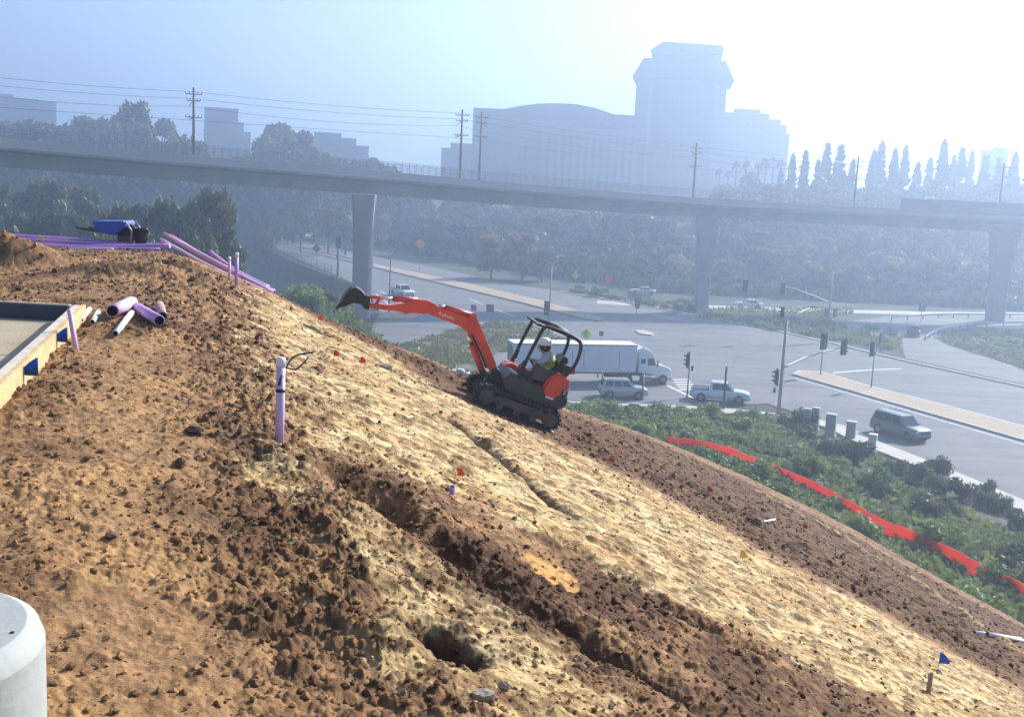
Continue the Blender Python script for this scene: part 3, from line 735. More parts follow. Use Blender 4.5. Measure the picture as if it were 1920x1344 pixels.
# swing bracket
b = MB(); b.prism(prof([(906, 716), (913, 702), (924, 692), (934, 693), (943, 706), (950, 720), (944, 732), (930, 727), (917, 722)]), -.11, .11)
pv = L3(928, 696); b.cyl(pv + Vector((0, -.17, 0)), pv + Vector((0, .17, 0)), .07, n=14); pv2 = L3(906, 698); b.cyl(pv2 + Vector((0, -.10, 0)), pv2 + Vector((0, .10, 0)), .055, n=12)
for q in ((921, 706), (931, 712), (938, 719)): b.cyl(L3(*q, .10), L3(*q, .16), .05, n=10)
b.build('swing_bracket', BLK, exr, bevel=.01)
# boom
b = MB(); b.prism(prof([(921, 697), (927, 692), (932, 694), (931, 702), (925, 701)][:0] or [(924, 699), (932, 693), (927, 676), (914, 645), (904, 620), (893, 596), (887, 590), (880, 594), (868, 590), (845, 583), (822, 575), (806, 572), (797, 577), (797, 584), (806, 589), (838, 601), (862, 611), (876, 622), (886, 640), (902, 668), (914, 690)]), -.085, .085)
boom = b.build('boom', ORANGE, exr, bevel=.012)
for q, r_ in (((887, 594), .06), ((883, 609), .05), ((800, 580), .065), ((880, 619), .05), ((888, 609), .035)): b = MB(); b.cyl(L3(*q, -.12), L3(*q, .12), r_, n=14); b.build('pivot_pin', ORANGE, boom)
# lettering on the boom side
tx = bpy.data.curves.new('boom_lettering', 'FONT'); tx.body = 'Kubota'; tx.size = .085; tx.extrude = .002; tx.align_x = 'CENTER'; tx.align_y = 'CENTER'
to = bpy.data.objects.new('boom_lettering', tx); COL.objects.link(to)
pA, pB = L3(822, 587, .093), L3(852, 597, .093); dd = (pB - pA).normalized(); nn = Vector((0, 1, 0)); uu = nn.cross(dd)
to.matrix_world = Matrix.Translation((pA + pB) / 2) @ Matrix((dd, uu, nn)).transposed().to_4x4(); tx.materials.append(STICK)
bpy.context.view_layer.update(); me = bpy.data.meshes.new_from_object(to.evaluated_get(bpy.context.evaluated_depsgraph_get())); mw = to.matrix_world.copy(); bpy.data.objects.remove(to)
me.transform(mw); lo = link('lettering', me, None, boom)
def ram(name, a, b_, r1, r2, split=.55, par=None):
    b = MB(); mid = a.lerp(b_, split); b.cyl(a, mid, r1, n=14); b.cyl(mid, b_, r2, n=10); o = b.build(name, ORANGE, par or exr)
    b = MB(); b.cyl(mid, b_, r2 * 1.04, n=10); b.build('piston_rod', CHR, o)
    return o
ram('boom_cylinder', L3(906, 700, 0), L3(877, 626, 0), .055, .032, .72)
ram('stick_cylinder', L3(886, 592, 0), L3(822, 573, 0), .048, .03, .8)
# stick
b = MB(); b.prism(prof([(690, 566.5), (692, 576), (720, 580), (752, 584), (762, 589), (768, 585), (795, 588), (808, 583), (820, 575), (815, 569), (800, 562), (778, 560.5), (768, 562), (758, 568), (730, 572)]), -.075, .075)
stick = b.build('dipper_stick', ORANGE, exr, bevel=.012)
ram('bucket_cylinder', L3(783, 563, 0), L3(710, 559, 0), .045, .028, .62)
b = MB(); b.bar(L3(712, 558, .05), L3(704, 573, .05), .03, .05); b.bar(L3(712, 558, -.05), L3(704, 573, -.05), .03, .05); b.bar(L3(712, 558, .07), L3(687, 556, .07), .03, .05); b.bar(L3(712, 558, -.07), L3(687, 556, -.07), .03, .05); b.build('bucket_link', ORANGE, exr)
# bucket
inner = [(692, 567), (689, 579), (683, 577), (676, 567), (662, 565), (648, 571), (634, 577)]
outer = [(633, 575), (642, 559), (650, 546), (659, 538), (668, 537), (677, 543), (684, 551), (693, 553)]
b = MB(); b.prism(prof(outer[:] + [(693, 560), (690, 578), (683, 576)] + inner[3:-1]), -.21, -.19); b.prism(prof(outer[:] + [(693, 560), (690, 578), (683, 576)] + inner[3:-1]), .19, .21)
sh = [L(*q) for q in outer]; b.loft([[(x, -.205, z), (x, .205, z), (x - .012, .205, z - .02), (x - .012, -.205, z - .02)] for x, z in sh], smooth=False)
b.prism(prof([(684, 552), (694, 553), (692, 578), (684, 576)]), -.09, -.06); b.prism(prof([(684, 552), (694, 553), (692, 578), (684, 576)]), .06, .09)
bk = b.build('bucket', WORN, exr)
for k in range(4):
    b = MB(); y = -.17 + k * .113; a = L(638, 568, y); c = L(630, 579, y); b.bar((a[0], y, a[1]), (c[0], y, c[1]), .05, .03); b.build('bucket_tooth', WORN, bk)
# canopy
for y in (.46, -.46):
    can = MB()
    yo = 0
    P = [(962, 708), (985, 660), (1005, 622), (1012, 613), (1022, 612), (1050, 622), (1072, 633), (1079, 640), (1080, 652), (1074, 672), (1064, 690), (1050, 702)]
    # the traced line is the near hoop; the far hoop has the same shape
    Q = [L(a + 9, b_ + 2, .46) for a, b_ in P]
    can.tube(catmull([Vector((x, y, z)) for x, z in Q], 4), .030, 8)
    cano = can.build('canopy_frame', BLK, exr)
b = MB(); q = [L(a + 9, b_ + 2, .46) for a, b_ in ((1000, 606), (1024, 611), (1072, 631), (1082, 640), (1080, 645), (1070, 636), (1022, 616), (1001, 610))]
for ya, yb in ((-.47, -.38), (.38, .47)): b.prism(q, ya, yb)
q2 = [L(a + 9, b_ + 2, .46) for a, b_ in ((1058, 624), (1072, 630), (1084, 640), (1081, 645), (1068, 635), (1056, 629))]; b.prism(q2, -.46, .46)
q3 = [L(a + 9, b_ + 2, .46) for a, b_ in ((998, 604), (1008, 607), (1008, 612), (999, 609))]; b.prism(q3, -.47, .47)
b.build('canopy_roof', BLK, exr, bevel=.008)
for yy in (.2, -.25): b = MB(); b.tube([L3(1040, 703, yy), L3(1050, 693, yy), L3(1056, 683, yy)], .03, 8); b.build('rear_post', BLK, exr)
b = MB(); b.box(L3(1061, 694, .42), (.12, .1, .16)); b.build('fuel_cap', BLK, exr)
b = MB(); b.box(L3(1072, 694, .45), (.09, .06, .12), Matrix.Rotation(.3, 3, 'Y')); b.build('tail_lamp', mat('tail_lamp_red', (.30, .02, .02), .4), exr)
b = MB(); s0 = L3(1024, 708); b.box(s0, (.46, .5, .12)); b.box(L3(1041, 690), (.12, .48, .5), Matrix.Rotation(-.25, 3, 'Y')); b.build('seat', BLK, exr, bevel=.03)
b = MB(); b.box(L3(1020, 702, .34), (.42, .16, .22)); b.box(L3(1020, 702, -.34), (.42, .16, .22)); b.box(L3(984, 706, 0), (.18, .7, .3)); b.build('control_console', DGREY, exr, bevel=.02)
for yy in (.30, -.30): b = MB(); b.tube([L3(1004, 696, yy), L3(1000, 684, yy), L3(996, 676, yy), L3(995, 674, yy)], [.014, .014, .02, .028], 6); b.build('control_lever', BLK, exr)
for yy in (.1, -.1): b = MB(); b.tube([L3(980, 700, yy), L3(979, 682, yy), L3(983, 676, yy)], .014, 6); b.build('travel_lever', BLK, exr)
b = MB(); b.tube([L3(966, 690, -.4), L3(962, 668, -.4), L3(966, 660, -.4)], .012, 6); b.box(L3(968, 662, -.4), (.05, .1, .16)); b.build('mirror', BLK, exr)
for q in (((935, 712), (948, 718), (960, 712)), ((930, 704), (945, 710), (955, 703)), ((912, 690), (898, 655), (884, 627))): b = MB(); b.tube(catmull([L3(*p, .1) for p in q], 5), .016, 6); b.build('hydraulic_hose', BLK, exr)

# ------------------------------------------------------------------ skinned figures
SKIN = mat('skin', (.36, .20, .13), .6, var=.1, scale=8); VEST = mat('hi_vis_yellow', (.55, .75, .06), .7, var=.1, scale=9); SHIRT = mat('grey_shirt', (.38, .40, .42), .85, var=.1, scale=9); JEANS = mat('dark_jeans', (.03, .035, .06), .85, var=.2, scale=9); HAT = mat('hard_hat_white', (.78, .78, .76), .35, var=.03); BOOT = mat('boot_leather', (.06, .04, .025), .7)
def skin_mesh(name, verts, edges, rad, m, parent, sub=1):
    me = bpy.data.meshes.new(name); me.from_pydata([tuple(v) for v in verts], edges, []); me.update()
    o = bpy.data.objects.new(name, me); COL.objects.link(o)
    o.modifiers.new('skin', 'SKIN'); o.modifiers.new('sub', 'SUBSURF').levels = sub; o.modifiers['sub'].render_levels = sub
    sv = me.skin_vertices[0].data
    for i, r_ in enumerate(rad): sv[i].radius = r_ if hasattr(r_, '__len__') else (r_, r_)
    sv[0].use_root = True
    bpy.context.view_layer.update()
    m2 = bpy.data.meshes.new_from_object(o.evaluated_get(bpy.context.evaluated_depsgraph_get())); bpy.data.objects.remove(o)
    for p in m2.polygons: p.use_smooth = True
    m2.materials.clear()
    return link(name, m2, m, parent)
def hand(V, E, Rr, iw, wrist, dirv, up, side):
    """palm + five curled fingers appended to the skeleton (iw = wrist index)"""
    dirv = dirv.normalized(); lat = dirv.cross(up).normalized() * side
    pc = wrist + dirv * .055; V.append(pc); E.append((iw, len(V) - 1)); Rr.append((.036, .02)); ip = len(V) - 1
    for k in range(4):
        a = pc + lat * (-.028 + .019 * k) + dirv * .03; ln = (.030, .036, .034, .026)[k]
        p1 = a + dirv * ln; p2 = p1 + dirv * ln * .5 - up * ln * .8
        n = len(V); V += [a, p1, p2]; Rr += [.0095, .009, .008]; E += [(ip, n), (n, n + 1), (n + 1, n + 2)]
    n = len(V); V += [wrist + dirv * .03 - lat * .035, wrist + dirv * .06 - lat * .05 - up * .015]; Rr += [.011, .0095]; E += [(iw, n), (n, n + 1)]
def person(name, J, face, label, vest=True, hat=HAT, trousers=JEANS, shirt=SHIRT, group=None, hands=True):
    """J: dict of world joints. one continuous body, with clothing as children"""
    root = empty(name, J['pelvis'], 0, label, 'person', group); o = Vector(J['pelvis'])
    J = {k: Vector(v) - o for k, v in J.items()}
    face = Vector(face).normalized(); up = Vector((0, 0, 1)); lat = up.cross(face)    # lat = left
    V = [J['pelvis'], J['waist'], J['chest'], J['neck'], J['head'] - up * .05, J['head'] + up * .06]; Rr = [(.13, .10), (.125, .10), (.155, .11), (.055, .055), (.075, .085), (.07, .08)]
    E = [(0, 1), (1, 2), (2, 3), (3, 4), (4, 5)]
    for s in ('l', 'r'):
        n = len(V); V += [J['sh' + s], J['el' + s], J['wr' + s]]; Rr += [.058, .043, .030]; E += [(2, n), (n, n + 1), (n + 1, n + 2)]
        if hands: hand(V, E, Rr, n + 2, J['wr' + s], J['wr' + s] - J['el' + s], up, 1 if s == 'l' else -1)
        n = len(V); V += [J['hip' + s], J['kn' + s], J['an' + s], J['an' + s] + face * .14 - up * .05]; Rr += [.085, .06, .042, .038]; E += [(0, n), (n, n + 1), (n + 1, n + 2), (n + 2, n + 3)]
    body = skin_mesh('body', V, E, Rr, SKIN, root)
    h = J['head']
    b = MB(); b.ball(h + face * .095 - up * .01, .018, 5, (1, 1, 1.3)); b.build('nose', SKIN, root); b = MB(); b.box(h + face * .082 - up * .055, (.02, .045, .012), Matrix((face, lat, up)).transposed()); b.build('mouth', mat('lips', (.25, .10, .08), .6), root)
    for q in (1, -1):
        b = MB(); b.ball(h + lat * .085 * q, .022, 5, (.6, .5, 1.2)); b.build('ear', SKIN, root); b = MB(); b.ball(h + face * .088 + lat * .03 * q + up * .022, .011, 5); b.build('eye', BLK, root)
    b = MB(); b.ball(h - face * .02 + up * .01, .092, 8, (1, 1, .95)); b.build('hair', mat('dark_hair', (.03, .02, .015), .7), root)
    b = MB(); b.lathe([(.118, .045), (.118, .06), (.112, .09), (.09, .135), (.05, .158), (.004, .165)], h - face * .005, 16)
    ring = [h + up * .045 + (face * math.cos(a) + lat * math.sin(a)) * (.15 if math.cos(a) > 0 else .125) for a in [2 * math.pi * k / 20 for k in range(20)]]
    b.loft([ring, [p + up * .014 for p in ring]]); b.build('hard_hat', hat, root)
    # clothing a little larger than the body
    sV = [J['waist'], J['chest'], J['neck'] - up * .03]; sR = [(.145, .12), (.172, .128), (.08, .08)]; sE = [(0, 1), (1, 2)]
    for s in ('l', 'r'):
        n = len(sV); sV += [J['sh' + s], J['el' + s], J['wr' + s].lerp(J['el' + s], .12)]; sR += [.072, .057, .043]; sE += [(1, n), (n, n + 1), (n + 1, n + 2)]
    skin_mesh('shirt', sV, sE, sR, shirt, root)
    tV = [J['pelvis'], J['waist'].lerp(J['pelvis'], .5)]; tR = [(.15, .12), (.145, .12)]; tE = [(0, 1)]
    for s in ('l', 'r'):
        n = len(tV); tV += [J['hip' + s], J['kn' + s], J['an' + s]]; tR += [.102, .074, .056]; tE += [(0, n), (n, n + 1), (n + 1, n + 2)]
    skin_mesh('trousers', tV, tE, tR, trousers, root)
    if vest:
        v = skin_mesh('safety_vest', [J['pelvis'].lerp(J['waist'], .5), J['waist'], J['chest'], J['chest'].lerp(J['neck'], .55)], [(0, 1), (1, 2), (2, 3)], [(.155, .13), (.16, .135), (.188, .142), (.15, .11)], VEST, root)
    for s in ('l', 'r'):
        b = MB(); a = J['an' + s]; b.loft([[a + face * u + lat * (wd * math.cos(q)) + up * (-.05 + hgt * max(-.3, math.sin(q))) for q in [2 * math.pi * k / 10 for k in range(10)]] for u, wd, hgt in ((-.08, .03, .06), (-.05, .045, .1), (.02, .048, .09), (.10, .05, .06), (.17, .042, .045), (.20, .02, .02))]); b.build('boot', BOOT, root)
    return root
def exw(px, py, y=0.0): return EXM @ L3(px, py, y)
fc = (xX * 1.0); fc.z = 0.05; fc.normalize()
jo = {'pelvis': exw(1029, 697), 'waist': exw(1029, 686), 'chest': exw(1027, 671), 'neck': exw(1024, 660), 'head': exw(1020.5, 651)}
for s, y in (('l', .19), ('r', -.19)):
    jo['sh' + s] = exw(1027, 666, y); jo['el' + s] = exw(1014, 680, y * 1.35); jo['wr' + s] = exw(1001, 675, y * 1.5)
    jo['hip' + s] = exw(1028, 699, y * .5); jo['kn' + s] = exw(1001, 693, y * .7); jo['an' + s] = exw(992, 712, y * .7)
person('person', jo, fc, 'operator in a yellow vest and white hard hat seated in the excavator')

# ------------------------------------------------------------------ site things
PURP = mat('purple_pipe', (.48, .26, .58), .45, var=.10, scale=3); PINKP = mat('faded_pink_pipe', (.62, .40, .60), .5, var=.12, scale=3); WHP = mat('white_pipe', (.70, .66, .68), .45, var=.08, scale=4); STAIN = mat('mud_stained_pipe', (.34, .24, .20), .7, var=.5, scale=9); INSIDE = mat('pipe_bore', (.03, .025, .03), .9)
def pipe(name, a, b_, r, m, label, group=None, cap=None):
    a, b_ = Vector(a), Vector(b_); d = (b_ - a); Ln = d.length
    o = empty(name, a, 0, label, 'pipe', group); o.rotation_euler = d.to_track_quat('X', 'Z').to_euler()
    b = MB(); rings = []; n = 18
    for x, rr in ((0.0, r * .82), (0.0, r), (Ln, r), (Ln, r * .82), (Ln - .25 if Ln > .6 else Ln * .6, r * .82)):
        rings.append([(x, rr * math.cos(2 * math.pi * k / n), rr * math.sin(2 * math.pi * k / n)) for k in range(n)])
    b.loft(rings, cap=False); b.build('pipe_wall', m, o)
    b = MB(); b.cyl((.12 if Ln > .4 else .05, 0, 0), (Ln - .26 if Ln > .6 else Ln * .58, 0, 0), r * .8, n=14); b.build('bore', INSIDE, o)
    if cap: bb = MB(); bb.lathe([(r * 1.1, 0), (r * 1.1, .05), (r * .9, .065), (.003, .07)], (0, 0, 0), 16, 'x'); q = bb.build('pipe_cap', cap, o); q.location = (Ln - .045, 0, 0)
    return o
def lay(p0, p1, r, z=.015):
    a, b_ = on_slope(*p0), on_slope(*p1); a.z += r + z; b_.z += r + z; return a, b_
a, b_ = lay((211, 603), (247, 582), .068); pipe('pipe', a, b_, .068, PINKP, 'fat pink pipe offcut lying open end towards the timber form')
a, b_ = lay((216, 634), (247, 596), .030); pipe('pipe', a, b_, .030, WHP, 'slim pale pipe offcut lying in front of the fat pink one')
a, b_ = lay((299, 617), (257, 587), .055); pipe('pipe', a, b_, .055, PURP, 'purple pipe offcut between the slim pale one and the muddy one')
a, b_ = lay((305, 607), (299, 580), .05); pipe('pipe', a, b_, .05, STAIN, 'mud stained short pipe, furthest from the timber form')
a, b_ = lay((151, 609), (168, 588), .026); pipe('pipe', a, b_, .026, WHP, 'thin white pipe offcut close beside the timber form corner')
a, b_ = lay((173, 614), (184, 591), .026); pipe('pipe', a, b_, .026, WHP, 'thin white pipe offcut second from the timber form corner')
# leaning stake by the form
def stake(p0, p1, r, m, name, label, t=None, cat='pipe', cap=None):
    a = on_slope(*p0); b_ = at(*p1, (a - CAM).dot(F) * .995); a2 = a + (a - b_).normalized() * .12
    return pipe(name, a2, b_, r, m, label, cap=cap)
stake((143, 657), (130, 580), .022, PINKP, 'pipe', 'thin pink pipe standing tilted against the timber form')
RISC = mat('riser_white_cap', (.75, .72, .78), .4, var=.05)
ri = stake((524, 828), (527, 676), .030, mat('riser_purple', (.58, .42, .64), .4, var=.14, scale=6), 'riser_pipe', 'upright purple riser pipe with wires taped to it at the slope crest', cap=RISC)
rL = max(v.co.x for c_ in ri.children for v in c_.data.vertices)
b = MB(); b.lathe([(.0325, -.012), (.034, 0), (.0325, .012)], (0, 0, 0), 16, 'x'); q = b.build('tape_band', BLK, ri); q.location = (rL * .70, 0, 0)
for k, (e1, e2) in enumerate((((552, 668), (592, 659)), ((556, 692), (580, 668)))):
    base = on_slope(524, 828); t = (base - CAM).dot(F)
    wq = [at(522 + 3 * k, 722, t * .992), at(527, 706, t * .992), at(536, 690, t), at(*e1, t * 1.0), at(*e2, t * 1.01)]
    b = MB(); b.tube(catmull(wq, 6), .006, 6); o = b.build('control_wire', BLK, None); o.parent = ri; bpy.context.view_layer.update(); o.matrix_parent_inverse = ri.matrix_world.inverted()
stake((443, 538), (444, 476), .030, PURP, 'riser_pipe', 'tall lilac riser pipe standing where the pipe bundle crosses the crest', cap=RISC)
stake((430, 530), (430, 484), .024, PINKP, 'riser_pipe', 'short lilac riser pipe half hidden behind the bundled pipes', cap=RISC)
stake((848, 928), (848, 912), .02, PURP, 'riser_pipe', 'stub of purple riser pipe below the lone orange flag', cap=None)
stake((1740, 1302), (1746, 1262), .02, mat('brown_riser', (.30, .20, .17), .6), 'riser_pipe', 'thin brown stake below the blue flag far down the slope')
# long purple pipes stacked along the far edge of the pad
def long_pipe(P, r, m, label, group):
    b = MB(); P = [Vector(p) for p in P]; o0 = P[0].copy()
    b.tube([p - o0 for p in catmull(P, 8)], r, 10); o = b.build('long_pipe', m); o.location = o0
    return tag(o, label, 'pipe', group)
rng = random.Random(3)
for k, (p0, p1, p2, tt, r_) in enumerate([((-160, 432), (60, 444), (320, 462), 20.9, .034), ((-160, 438), (60, 450), (300, 464), 20.7, .030), ((-160, 447), (30, 456), (250, 465), 20.5, .030), ((-100, 441), (100, 452), (280, 461), 20.8, .026), ((112, 463), (210, 463), (318, 461), 20.3, .045), ((60, 460), (180, 466), (300, 468), 20.2, .032), ((108, 468), (160, 468), (212, 468), 20.0, .03)]):
    long_pipe([at(*p0, tt), at(*p1, tt), at(*p2, tt)], r_, PINKP if k in (6,) else PURP, 'long purple pipe laid in the stack along the far edge of the pad', 'long pipes stacked along the pad edge')
for k, (p0, p1, p2, tt) in enumerate([((306, 437), (400, 488), (512, 548), 21.2), ((318, 440), (405, 492), (505, 541), 21.4), ((300, 448), (395, 500), (498, 546), 21.0), ((392, 470), (440, 505), (505, 538), 21.8), ((330, 452), (420, 503), (516, 546), 21.5)]):
    long_pipe([at(*p0, tt), at(*p1, tt + .15), at(*p2, tt + .35)], .030, (PINKP, PURP, PINKP, PURP, PURP)[k], 'pink purple pipe in the bundle running over the crest of the dirt slope', 'pipes bundled over the slope crest')
for (p0, p1) in (((1826, 1190), (1912, 1203)), ((1850, 1198), (1930, 1207))):
    a, b_ = lay(p0, p1, .035); pipe('pipe', a, b_, .035, WHP, ('white pipe length lying low on the slope, its upper end furthest uphill' if p0[0] == 1826 else 'white pipe length low on the slope, lying in front of its neighbour'))
a, b_ = lay((1030, 806), (1044, 824), .02); pipe('pipe', a, b_, .02, WHP, 'thin white pipe end sticking out behind the excavator tracks')
a, b_ = lay((1452, 983), (1426, 988), .02); pipe('pipe', a, b_, .02, WHP, 'short pale pipe offcut lying in the dark band of the slope')
# pin flags
def flag(px, py, h_px, col, label, tip=1, lean=0.0):
    base = on_slope(px, py); t = (base - CAM).dot(F); s = t / FPX; H = h_px * s
    o = empty('pin_flag', base, 0, label, 'flag')
    lv = Vector((lean * H, 0, H)); b = MB(); b.tube([(0, 0, -.03), lv * .5, lv], .0025 if t < 20 else .004, 5); b.build('wire_staff', STEEL, o)
    m = mat('flag_' + col, {'blue': (.015, .11, .62), 'orange': (.85, .10, .02), 'red': (.80, .03, .02), 'yellow': (.80, .60, .03), 'pink': (.85, .05, .20), 'white': (.8, .8, .78)}[col], .5, var=.12, scale=14)
    w_ = H * .95; b = MB(); top = lv; n = 5; ra = []; rb = []
    for i in range(n + 1):
        u = i / n; xx = tip * w_ * u * .55; yy = .35 * w_ * math.sin(u * 5) * .3
        ra.append(top + Vector((xx, yy, -H * .34 * u * u - u * H * .10))); rb.append(top + Vector((xx * .8 + .1 * tip * w_ * u, yy + .03 * w_, -H * .66 - H * .12 * u * (1 - u) + .06 * H * u)))
    nrm = Vector((0, .002, 0))
    b.loft([[a, c, c + nrm, a + nrm] for a, c in zip(ra, rb)]); b.build('flag_cloth', m, o)
    return o
flag(72, 722, 54, 'blue', 'blue pin flag against the near part of the timber form', -1)
flag(127, 658, 44, 'blue', 'blue pin flag beside the tilted pink pipe', -1)
flag(626, 678, 19, 'red', 'red pin flag on the pale slope, left of its twin'); flag(676, 688, 19, 'red', 'red pin flag on the pale slope, right of its twin')
flag(597, 606, 18, 'orange', 'orange pin flag at the slope edge below the excavator bucket'); flag(851, 905, 28, 'orange', 'orange pin flag leaning alone in the middle of the slope', 1, .2)
flag(1387, 1058, 25, 'yellow', 'yellow pin flag on the pale slope'); flag(1603, 1099, 18, 'pink', 'pink pin flag low in the dark band of the slope'); flag(1325, 930, 20, 'pink', 'pink pin flag high in the dark band below the excavator')
flag(1759, 1256, 36, 'blue', 'blue pin flag far down the slope'); flag(1504, 1002, 18, 'orange', 'small orange pin flag in the dark furrowed band'); flag(1142, 872, 18, 'orange', 'small orange pin flag just downhill of the excavator')
flag(26, 446, 20, 'white', 'white pin flag behind the stacked purple pipes', 1); flag(75, 446, 16, 'yellow', 'yellow pin flag behind the stacked purple pipes', 1)
# white sack left of the excavator
p = on_slope(862, 706); o = empty('white_sack', p, .3, 'crumpled white sack lying uphill beside the excavator', 'sack'); b = MB()
for c, r_ in (((-.1, 0, .06), .13), ((.1, .02, .05), .11), ((0, -.02, .1), .10)): b.ball(c, r_, 7, (1.1, .8, .7))
b.build('sack_body', mat('sack_white', (.62, .60, .56), .8, var=.15, scale=12, bump=.8, bscale=25), o); b = MB(); b.tube([(.08, 0, .1), (.16, 0, .12), (.2, .02, .06)], [.03, .025, .012], 6); b.build('tied_neck', BLK, o)
# round concrete light-pole base
cb = at(-205, 1183, 2.04); o = empty('concrete_base', (cb.x, cb.y, -.05), 0, 'round pale concrete pole base standing at the pad edge nearest the viewer', 'pole base')
topz = cb.z + .05; rad = .262; b = MB()
for q_ in ([(rad + .004, -.2), (rad, 0), (rad, topz - .04)], [(rad, topz - .04), (rad - .010, topz - .012), (rad - .032, topz)], [(rad - .032, topz), (.01, topz + .001)]): b.lathe(q_, (0, 0, 0), 64)
bmesh.ops.delete(b.b, geom=[f for f in b.b.faces if len(f.verts) > 4], context='FACES_ONLY')
b.build('pedestal', mat('smooth_concrete', (.32, .33, .315), .75, var=.07, scale=5, bump=.08, bscale=40), o)
b = MB(); b.lathe([(.004, 0), (.004, .003), (.001, .004)], (.215, .02, topz - .001), 10); b.build('anchor_hole', INSIDE, o)
# timber form with concrete slab inside
WOOD = mat('form_timber', (.52, .36, .17), .75, var=.25, scale=5, bump=.3, bscale=40); WOODT = mat('form_timber_top', (.50, .44, .36), .85, var=.18, scale=6)
zt = .14; c0 = G(152, 571, zt); c1 = G(-45, 752, zt); c2 = G(-700, 571 + 36, zt)
fo = empty('timber_form', (c0.x, c0.y, 0), 0, 'timber formwork with yellowed boards around a concrete slab', 'formwork'); O = Vector((c0.x, c0.y, 0))
dR = (c1 - c0).normalized(); c1 = c0 + dR * 11; dB = Vector((-1, .02, 0)).normalized(); c2 = c0 + dB * 8
nR = Vector((-dR.y, dR.x, 0)); nR = nR if nR.x > 0 else -nR
def board(name, p, q, wd, zb, z1, m, side):
    b = MB(); b.prism([((v - O).x, (v - O).y) for v in (p, q, q + side * wd, p + side * wd)], zb, z1, axis='z'); return b.build(name, m, fo, bevel=.004)
board('side_board', c0 + nR * .002 - dR * .02, c1 + nR * .002, .04, -.25, zt, WOOD, nR); board('side_plank', c0 - nR * .075, c1 - nR * .075, .073, -.25, zt - .004, WOODT, nR)
board('back_board', c0 - nR * .09 + Vector((-.02, .0, 0)), c2, .045, -.3, zt - .006, WOODT, Vector((0, 1, 0)))
FORM_SHADE = mat('form_shade_black', (.02, .02, .024), .95)  # near-black colour standing in for shade inside the form
board('shade_strip', c0 - nR * .093 - dR * -.06, c1 - nR * .093, .016, -.28, zt - .012, FORM_SHADE, nR); board('shade_strip', c0 - nR * .11 + Vector((-.02, -.016, 0)), c2 + Vector((0, -.016, 0)), .014, -.28, zt - .02, mat('form_shade_grey', (.06, .065, .085), .95), Vector((0, 1, 0)))  # dark strips added as painted shade on the boards' inner faces
b = MB(); ins = [c0 - nR * .125 + Vector((-.03, -.04, 0)), c1 - nR * .125, c1 + Vector((-9, 0, 0)), c2 + Vector((0, -.04, 0))]
b.prism([(v.x, v.y) for v in ins], -.36, -.03, axis='z'); sl_ = b.build('concrete_slab', mat('slab_concrete', (.35, .285, .195), .85, var=.16, scale=1.8, bump=.2, bscale=30)); tag(sl_, 'grey brown concrete slab set inside the timber form', 'slab')
# wheelbarrow and tub on the pipe stack
BLUE = mat('wheelbarrow_blue', (.012, .05, .36), .4, var=.15, scale=5)
wb = at(222, 456, 21.0); o = empty('wheelbarrow', wb, 0, 'blue wheelbarrow tipped up on the far edge of the pad', 'wheelbarrow'); s = 21.0 / FPX
def wv(px, py, y): return Vector(((px - 222) * s, y, -(py - 456) * s))
b = MB(); rim = [(182, 416), (243, 413), (247, 420), (226, 438), (197, 437)]
b.loft([[wv(x, y_, yy) for x, y_ in rim] for yy in (-.30, -.26, .26, .30)], smooth=False); tub = b.build('tray', BLUE, o, bevel=.02)
b = MB(); b.bar(wv(152, 429, -.25), wv(226, 438, -.22), .04, .04); b.bar(wv(158, 431, .25), wv(226, 440, .22), .04, .04); b.build('handle', BLK, o)
b = MB(); b.tube([wv(244, 414, -.28), wv(256, 430, -.25), wv(252, 456, -.25)], .018, 6); b.tube([wv(244, 414, .28), wv(256, 430, .25), wv(252, 456, .25)], .018, 6); b.build('leg_frame', STEEL, o)
b = MB(); b.lathe([(.06, -.05), (.19, -.045), (.2, 0), (.19, .045), (.06, .05)], wv(240, 438, 0), 16, 'y'); b.build('wheel', RUB, o)
b = MB(); b.box(wv(239, 449, .05), (.30, .35, .16)); ob = b.build('wooden_crate', mat('crate_brown', (.10, .05, .045), .8, var=.3), None, bevel=.01); ob.location = wb; tag(ob, 'dark brown crate under the tipped wheelbarrow', 'crate')
tb = at(265, 457, 20.9); o = empty('bucket', tb, 0, 'black plastic bucket standing beside the blue wheelbarrow', 'bucket'); b = MB(); b.lathe([(.10, 0), (.13, .27), (.138, .27), (.138, .29), (.128, .29), (.095, .02), (.002, .02)], (0, 0, 0), 20); b.build('pail', BLK, o); b = MB(); b.tube([(.13, 0, .26), (.16, 0, .2), (.1, -.1, .12)], .006, 5); b.build('bail_handle', STEEL, o)
